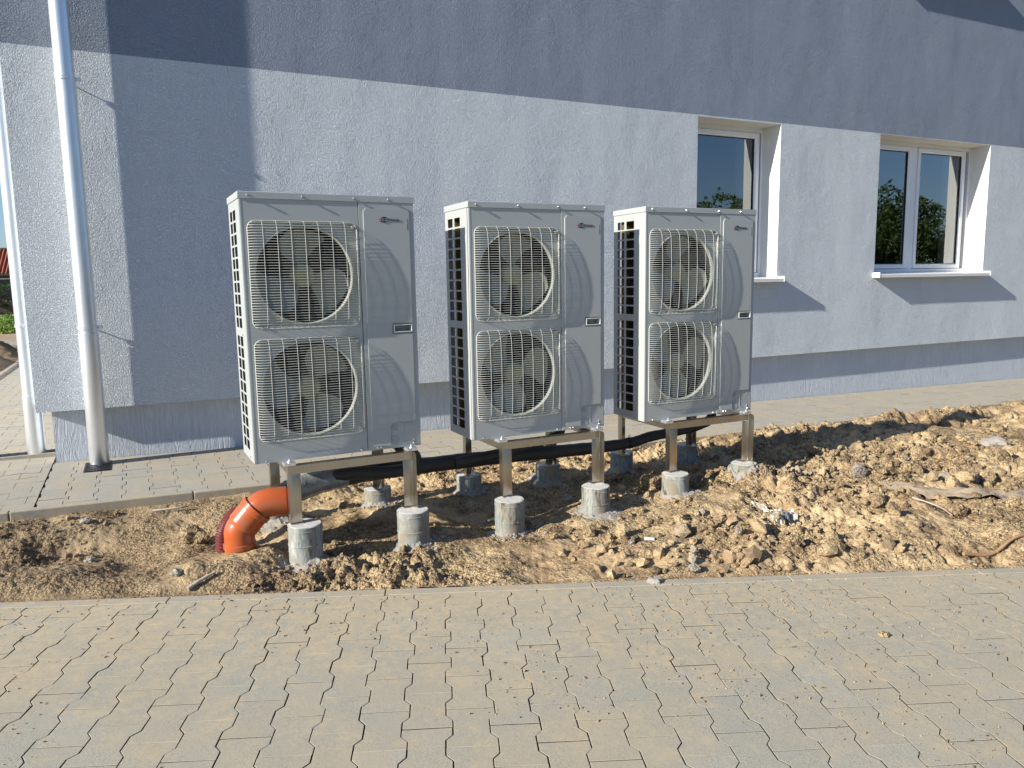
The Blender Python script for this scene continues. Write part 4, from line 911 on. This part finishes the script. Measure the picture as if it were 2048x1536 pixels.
def sheetrag(name, pts, mat, label, cat, amp=.02, seed=0, lift=.012):
    """crumpled sheet draped over the soil: pts = centre line with half widths"""
    NU, NV = 46, 16; V = []
    C_ = spline([(a, b_, 0) for a, b_, w_ in pts], 20); ws = [w_ for a, b_, w_ in pts]; L = []
    for i in range(NU):
        f = i / (NU - 1) * (len(C_) - 1); k = int(f); q = C_[k]; t_ = (C_[min(k + 1, len(C_) - 1)] - C_[max(k - 1, 0)]).normalized(); nn = Vector((-t_.y, t_.x, 0)); w_ = float(np.interp(i / (NU - 1), np.linspace(0, 1, len(ws)), ws))
        for j in range(NV):
            s_ = j / (NV - 1) * 2 - 1; e = w_ * (1 + .35 * mnoise.noise(Vector((i * .35, seed, s_ * 1)))); L.append((q + nn * e * s_ + t_ * .02 * mnoise.noise(Vector((i * .3, j * .4, seed)))))
    h = soil_h(np.array([q.x for q in L]), np.array([q.y for q in L]))
    for k, q in enumerate(L):
        i, j = divmod(k, NV); z = float(h[k]) + lift + amp * (.55 + mnoise.noise(Vector((i * .16, j * .55, seed + 2)))) ; z += amp * .4 * mnoise.noise(Vector((i * .5, j * 1.3, seed))); V.append((q.x, q.y, z))
    F_ = [(i * NV + j, i * NV + j + 1, (i + 1) * NV + j + 1, (i + 1) * NV + j) for i in range(NU - 1) for j in range(NV - 1)]
    return MB().add(V, F_).build(name, M[mat], None, 60, label=label, cat=cat)
sheetrag('plastic_rag', [(3.44, -2.93, .015), (3.50, -3.05, .045), (3.48, -3.17, .075), (3.36, -3.22, .045), (3.26, -3.33, .035)], 'rag', 'crumpled whitish plastic rag in the middle of the soil', 'rag', .022, 1)
sheetrag('dirty_cloth', [(4.45, -3.10, .03), (4.75, -3.35, .07), (5.1, -3.55, .11), (5.6, -3.8, .12)], 'cloth', 'long dirty grey cloth half buried at the right edge', 'cloth', .03, 5)
sheetrag('dirty_cloth', [(3.96, -2.62, .04), (4.10, -2.66, .07), (4.28, -2.66, .06)], 'cloth', 'torn tan paper sack scrap right of the last unit', 'sack', .02, 9)
def stick(pts, r, mat, label, z=None):
    P = spline([(x, y, (soil_z(x, y) if z is None else z(x, y)) + h) for x, y, h in pts], 6); k = len(P)
    MB().tube(P, [r * (1 - .5 * i / k) * (1 + .12 * math.sin(i * 1.7)) for i in range(k)], 8).build('stick', M[mat], None, 50, label=label, cat='stick')
stick([(3.87, -4.04, .012), (4.05, -4.08, .016), (4.25, -4.10, .018), (4.6, -4.15, .02)], .011, 'wood', 'reddish brown stick lying along the front kerb at the right')
stick([(.14, -2.64, .012), (.20, -2.62, .02), (.27, -2.60, .016)], .012, 'wood_grey', 'short pale driftwood piece at the front kerb on the left')
stick([(4.30, -3.42, .02), (4.36, -3.55, .03), (4.40, -3.62, .02)], .006, 'wood_grey', 'bent pale twig on the rough mound')
stick([(.02, -1.52, .02), (.16, -1.55, .025), (.22, -1.53, .02)], .008, 'wood_grey', 'thin twig near the rear kerb at the left')
MB().box(-.028, .028, -.008, .008, -.004, .006, .003).build('plastic_scrap', M['white_scrap'], None, 40, label='small white plastic strip on the soil below the middle unit', cat='scrap').matrix_world = Matrix.Translation((2.471, -3.16, soil_z(2.471, -3.16) + .016)) @ Matrix.Rotation(-.7, 4, 'Z') @ Matrix.Rotation(.3, 4, 'X')
MB().box(-.03, .03, -.006, .006, -.003, .003, .002).build('glass_shard', M['hedge'], None, 40, label='dark green shard left of the plastic rag', cat='shard').matrix_world = Matrix.Translation((3.04, -3.30, soil_z(3.04, -3.30) + .014)) @ Matrix.Rotation(-.6, 4, 'Z')
# a few dry grass stalks by the rear kerb
gs = MB()
for k in range(46):
    x = 4.3 + abs(random.gauss(0, 1.5)); y = -1.33 - abs(random.gauss(0, .03)); z = soil_z(x, y) - .005; l = random.uniform(.03, .10); a = random.uniform(0, 6.28); le = random.uniform(.2, .9)
    d = Vector((math.cos(a) * le, math.sin(a) * le, 1)).normalized() * l; gs.tube([(x, y, z), Vector((x, y, z)) + d * .5, Vector((x, y, z)) + d + Vector((0, 0, -l * .1))], [.0014, .001, .0004], 3)
gs.build('dry_grass', M['wood_grey'], None, 0, kind='stuff')

# ------------------------------------------------------------------ background to the left
def leaves(name, n_, box, size, mat, parent=None, shape=None, **k):
    V = []; x0, x1, y0, y1, z0, z1 = box
    for i in range(n_):
        while True:
            q = Vector((random.random(), random.random(), random.random()))
            if shape is None or shape(q): break
        c = Vector((x0 + (x1 - x0) * q.x, y0 + (y1 - y0) * q.y, z0 + (z1 - z0) * q.z)); s = size * random.uniform(.6, 1.4)
        a = Vector((random.gauss(0, 1), random.gauss(0, 1), random.gauss(0, 1))).normalized(); b_ = a.orthogonal().normalized(); b_ = (b_ + a.cross(b_) * random.uniform(-1, 1)).normalized()
        V += [c - a * s, c + b_ * s * .45, c + a * s, c - b_ * s * .45]
    me = bpy.data.meshes.new(name); me.from_pydata([tuple(v_) for v_ in V], [], [(4 * i, 4 * i + 1, 4 * i + 2, 4 * i + 3) for i in range(n_)]); me.materials.append(M[mat]); return link(name, me, parent, **k)
hd = empty('hedge', (-5.5, 37, 0), label='clipped green hedge beyond the road at the left', cat='hedge')
leaves('foliage', 7000, (-6, 6, -.7, .7, .0, 1.5), .09, 'hedge', hd); MB().box(-5.9, 5.4, -.5, .5, 0, 1.3).build('inner_branches', M['bark'], hd, 0)
bs = empty('bush', (-3.2, 20.3, .03), label='low bright green bush beside the far path', cat='bush')
leaves('foliage', 2600, (-1.6, 1.6, -1.0, 1.0, 0, .52), .055, 'bush', bs, shape=lambda q: (q.x - .5) ** 2 * 3 + (q.y - .5) ** 2 * 3 + q.z ** 2 * .8 < .85)
MB().tube([(.2, 0, 0), (.22, 0, .3), (.25, 0, .62)], [.02, .015, .008], 6).build('stem', M['bark'], bs)
# soil mound beside the side paving
mx_ = np.linspace(-4.6, -1.86, 90); my_ = np.linspace(4.6, 12.7, 150); MX, MY = np.meshgrid(mx_, my_, indexing='ij')
e_ = np.clip((-1.87 - MX) / .5, 0, 1) * np.clip((12.7 - MY) / .5, 0, 1); MZ = .02 + e_ * (.16 + .25 * fbm(MX, MY, 1.6, 4, 5) + cells(MX, MY, 5, 3) * .06)
idx = np.arange(90 * 150).reshape(90, 150); Q = np.stack([idx[:-1, :-1], idx[1:, :-1], idx[1:, 1:], idx[:-1, 1:]], -1).reshape(-1, 4)
link('soil_mound', np_mesh('soil_mound', np.stack([MX, MY, MZ], -1).reshape(-1, 3), Q, M['soil']), kind='structure')
# red roofed house beyond the hedge
hh = empty('far_house', (-9.5, 55, 0), label='distant house with a red tiled roof behind the hedge', cat='house')
MB().box(-6, 6, 0, 8, 0, 2.45).build('wall', M['house_wall'], hh, 0)
for wx in (-3.8, -.9, 1.8, 3.6):
    wo_ = MB().box(wx - .55, wx + .55, -.04, .0, .9, 2.0).build('window', M['pvc'], hh, 0); MB().box(wx - .47, wx + .47, -.055, -.041, .98, 1.92).build('pane', M['far_window'], wo_, 0)
rf = MB().add([(-6.5, -.5, 2.25), (6.5, -.5, 2.25), (6.5, 3.6, 4.02), (-6.5, 3.6, 4.02), (-6.5, 8.5, 2.25), (6.5, 8.5, 2.25)], [(0, 1, 2, 3), (3, 2, 5, 4)]).add([(-6, 0, 2.4), (-6, 8, 2.4), (-6, 3.6, 3.95)], [(0, 1, 2)]).add([(6, 0, 2.4), (6, 8, 2.4), (6, 3.6, 3.95)], [(0, 1, 2)]).build('roof', M['roof_tile'], hh, 0)
tl = MB()
for k in range(58):
    x = -6.4 + k * .225; tl.tube([(x, -.52, 2.27), (x, 3.58, 4.05)], .055, 6)
tl.build('roof_tiles', M['roof_tile'], rf, 60, kind='stuff'); MB().tube([(-6.5, 3.6, 4.06), (6.5, 3.6, 4.06)], .12, 8).build('ridge', M['house_wall'], rf)
MB().box(-6.5, 6.5, -.62, -.52, 2.18, 2.28).build('gutter', M['house_wall'], hh, 0)

# trees across the street, behind the camera: the window panes mirror them
def crown_shape(q): 
    r = math.hypot(q.x - .5, q.y - .5) * 2; 
    return r < math.sin(min(1, q.z * 1.05) * PI) ** .55 * (.78 + .22 * mnoise.noise(q * 5)) + .05 and mnoise.noise(q * 6.5 + Vector((3, 1, 2))) > -.22
tp = empty('street_tree'); leaves('crown', 15000, (-2.8, 2.8, -2.8, 2.8, .5, 5.7), .085, 'tree', tp, shape=crown_shape)
MB().tube([(0, 0, 0), (.05, 0, 1.4), (0, .1, 3.6)], [.16, .12, .05], 10).tube([(.04, 0, 1.3), (.7, .3, 2.6), (1.1, .5, 3.4)], [.07, .05, .02], 7).tube([(.03, 0, 1.6), (-.6, -.4, 2.8), (-1.0, -.5, 3.7)], [.07, .05, .02], 7).build('trunk', M['bark'], tp)
index_children()
TL = [(15, -21), (19, -19.5), (23, -19), (26.8, -17.5), (31, -17), (35, -14.5), (38.5, -11.5), (41, -8.0), (10, -24), (4, -26)]
for k, (x, y) in enumerate(TL):
    o = tp if k == 0 else copy_tree(tp); o.location = (x, y, -.62); s = (.9, .8, 1.0, .85, 1.08, .95, 1.1, 1.0, .9, 1.0)[k]; o.scale = (s * 1.1, s * 1.1, s); o.rotation_euler = (0, 0, k * 1.9)
    tag(o, 'leafy green tree across the street, ' + ('right of a paved corner', 'with a low crown in the front row', 'with a full crown in the middle of the row', 'slim one mirrored in the single window', 'tall one mirrored beside the curtain', 'mirrored in the left pane of the double window', 'tallest one mirrored in the double window', 'at the far right end of the row', 'second from the left end of the row', 'at the left end of the row')[k], 'tree', 'trees across the street')
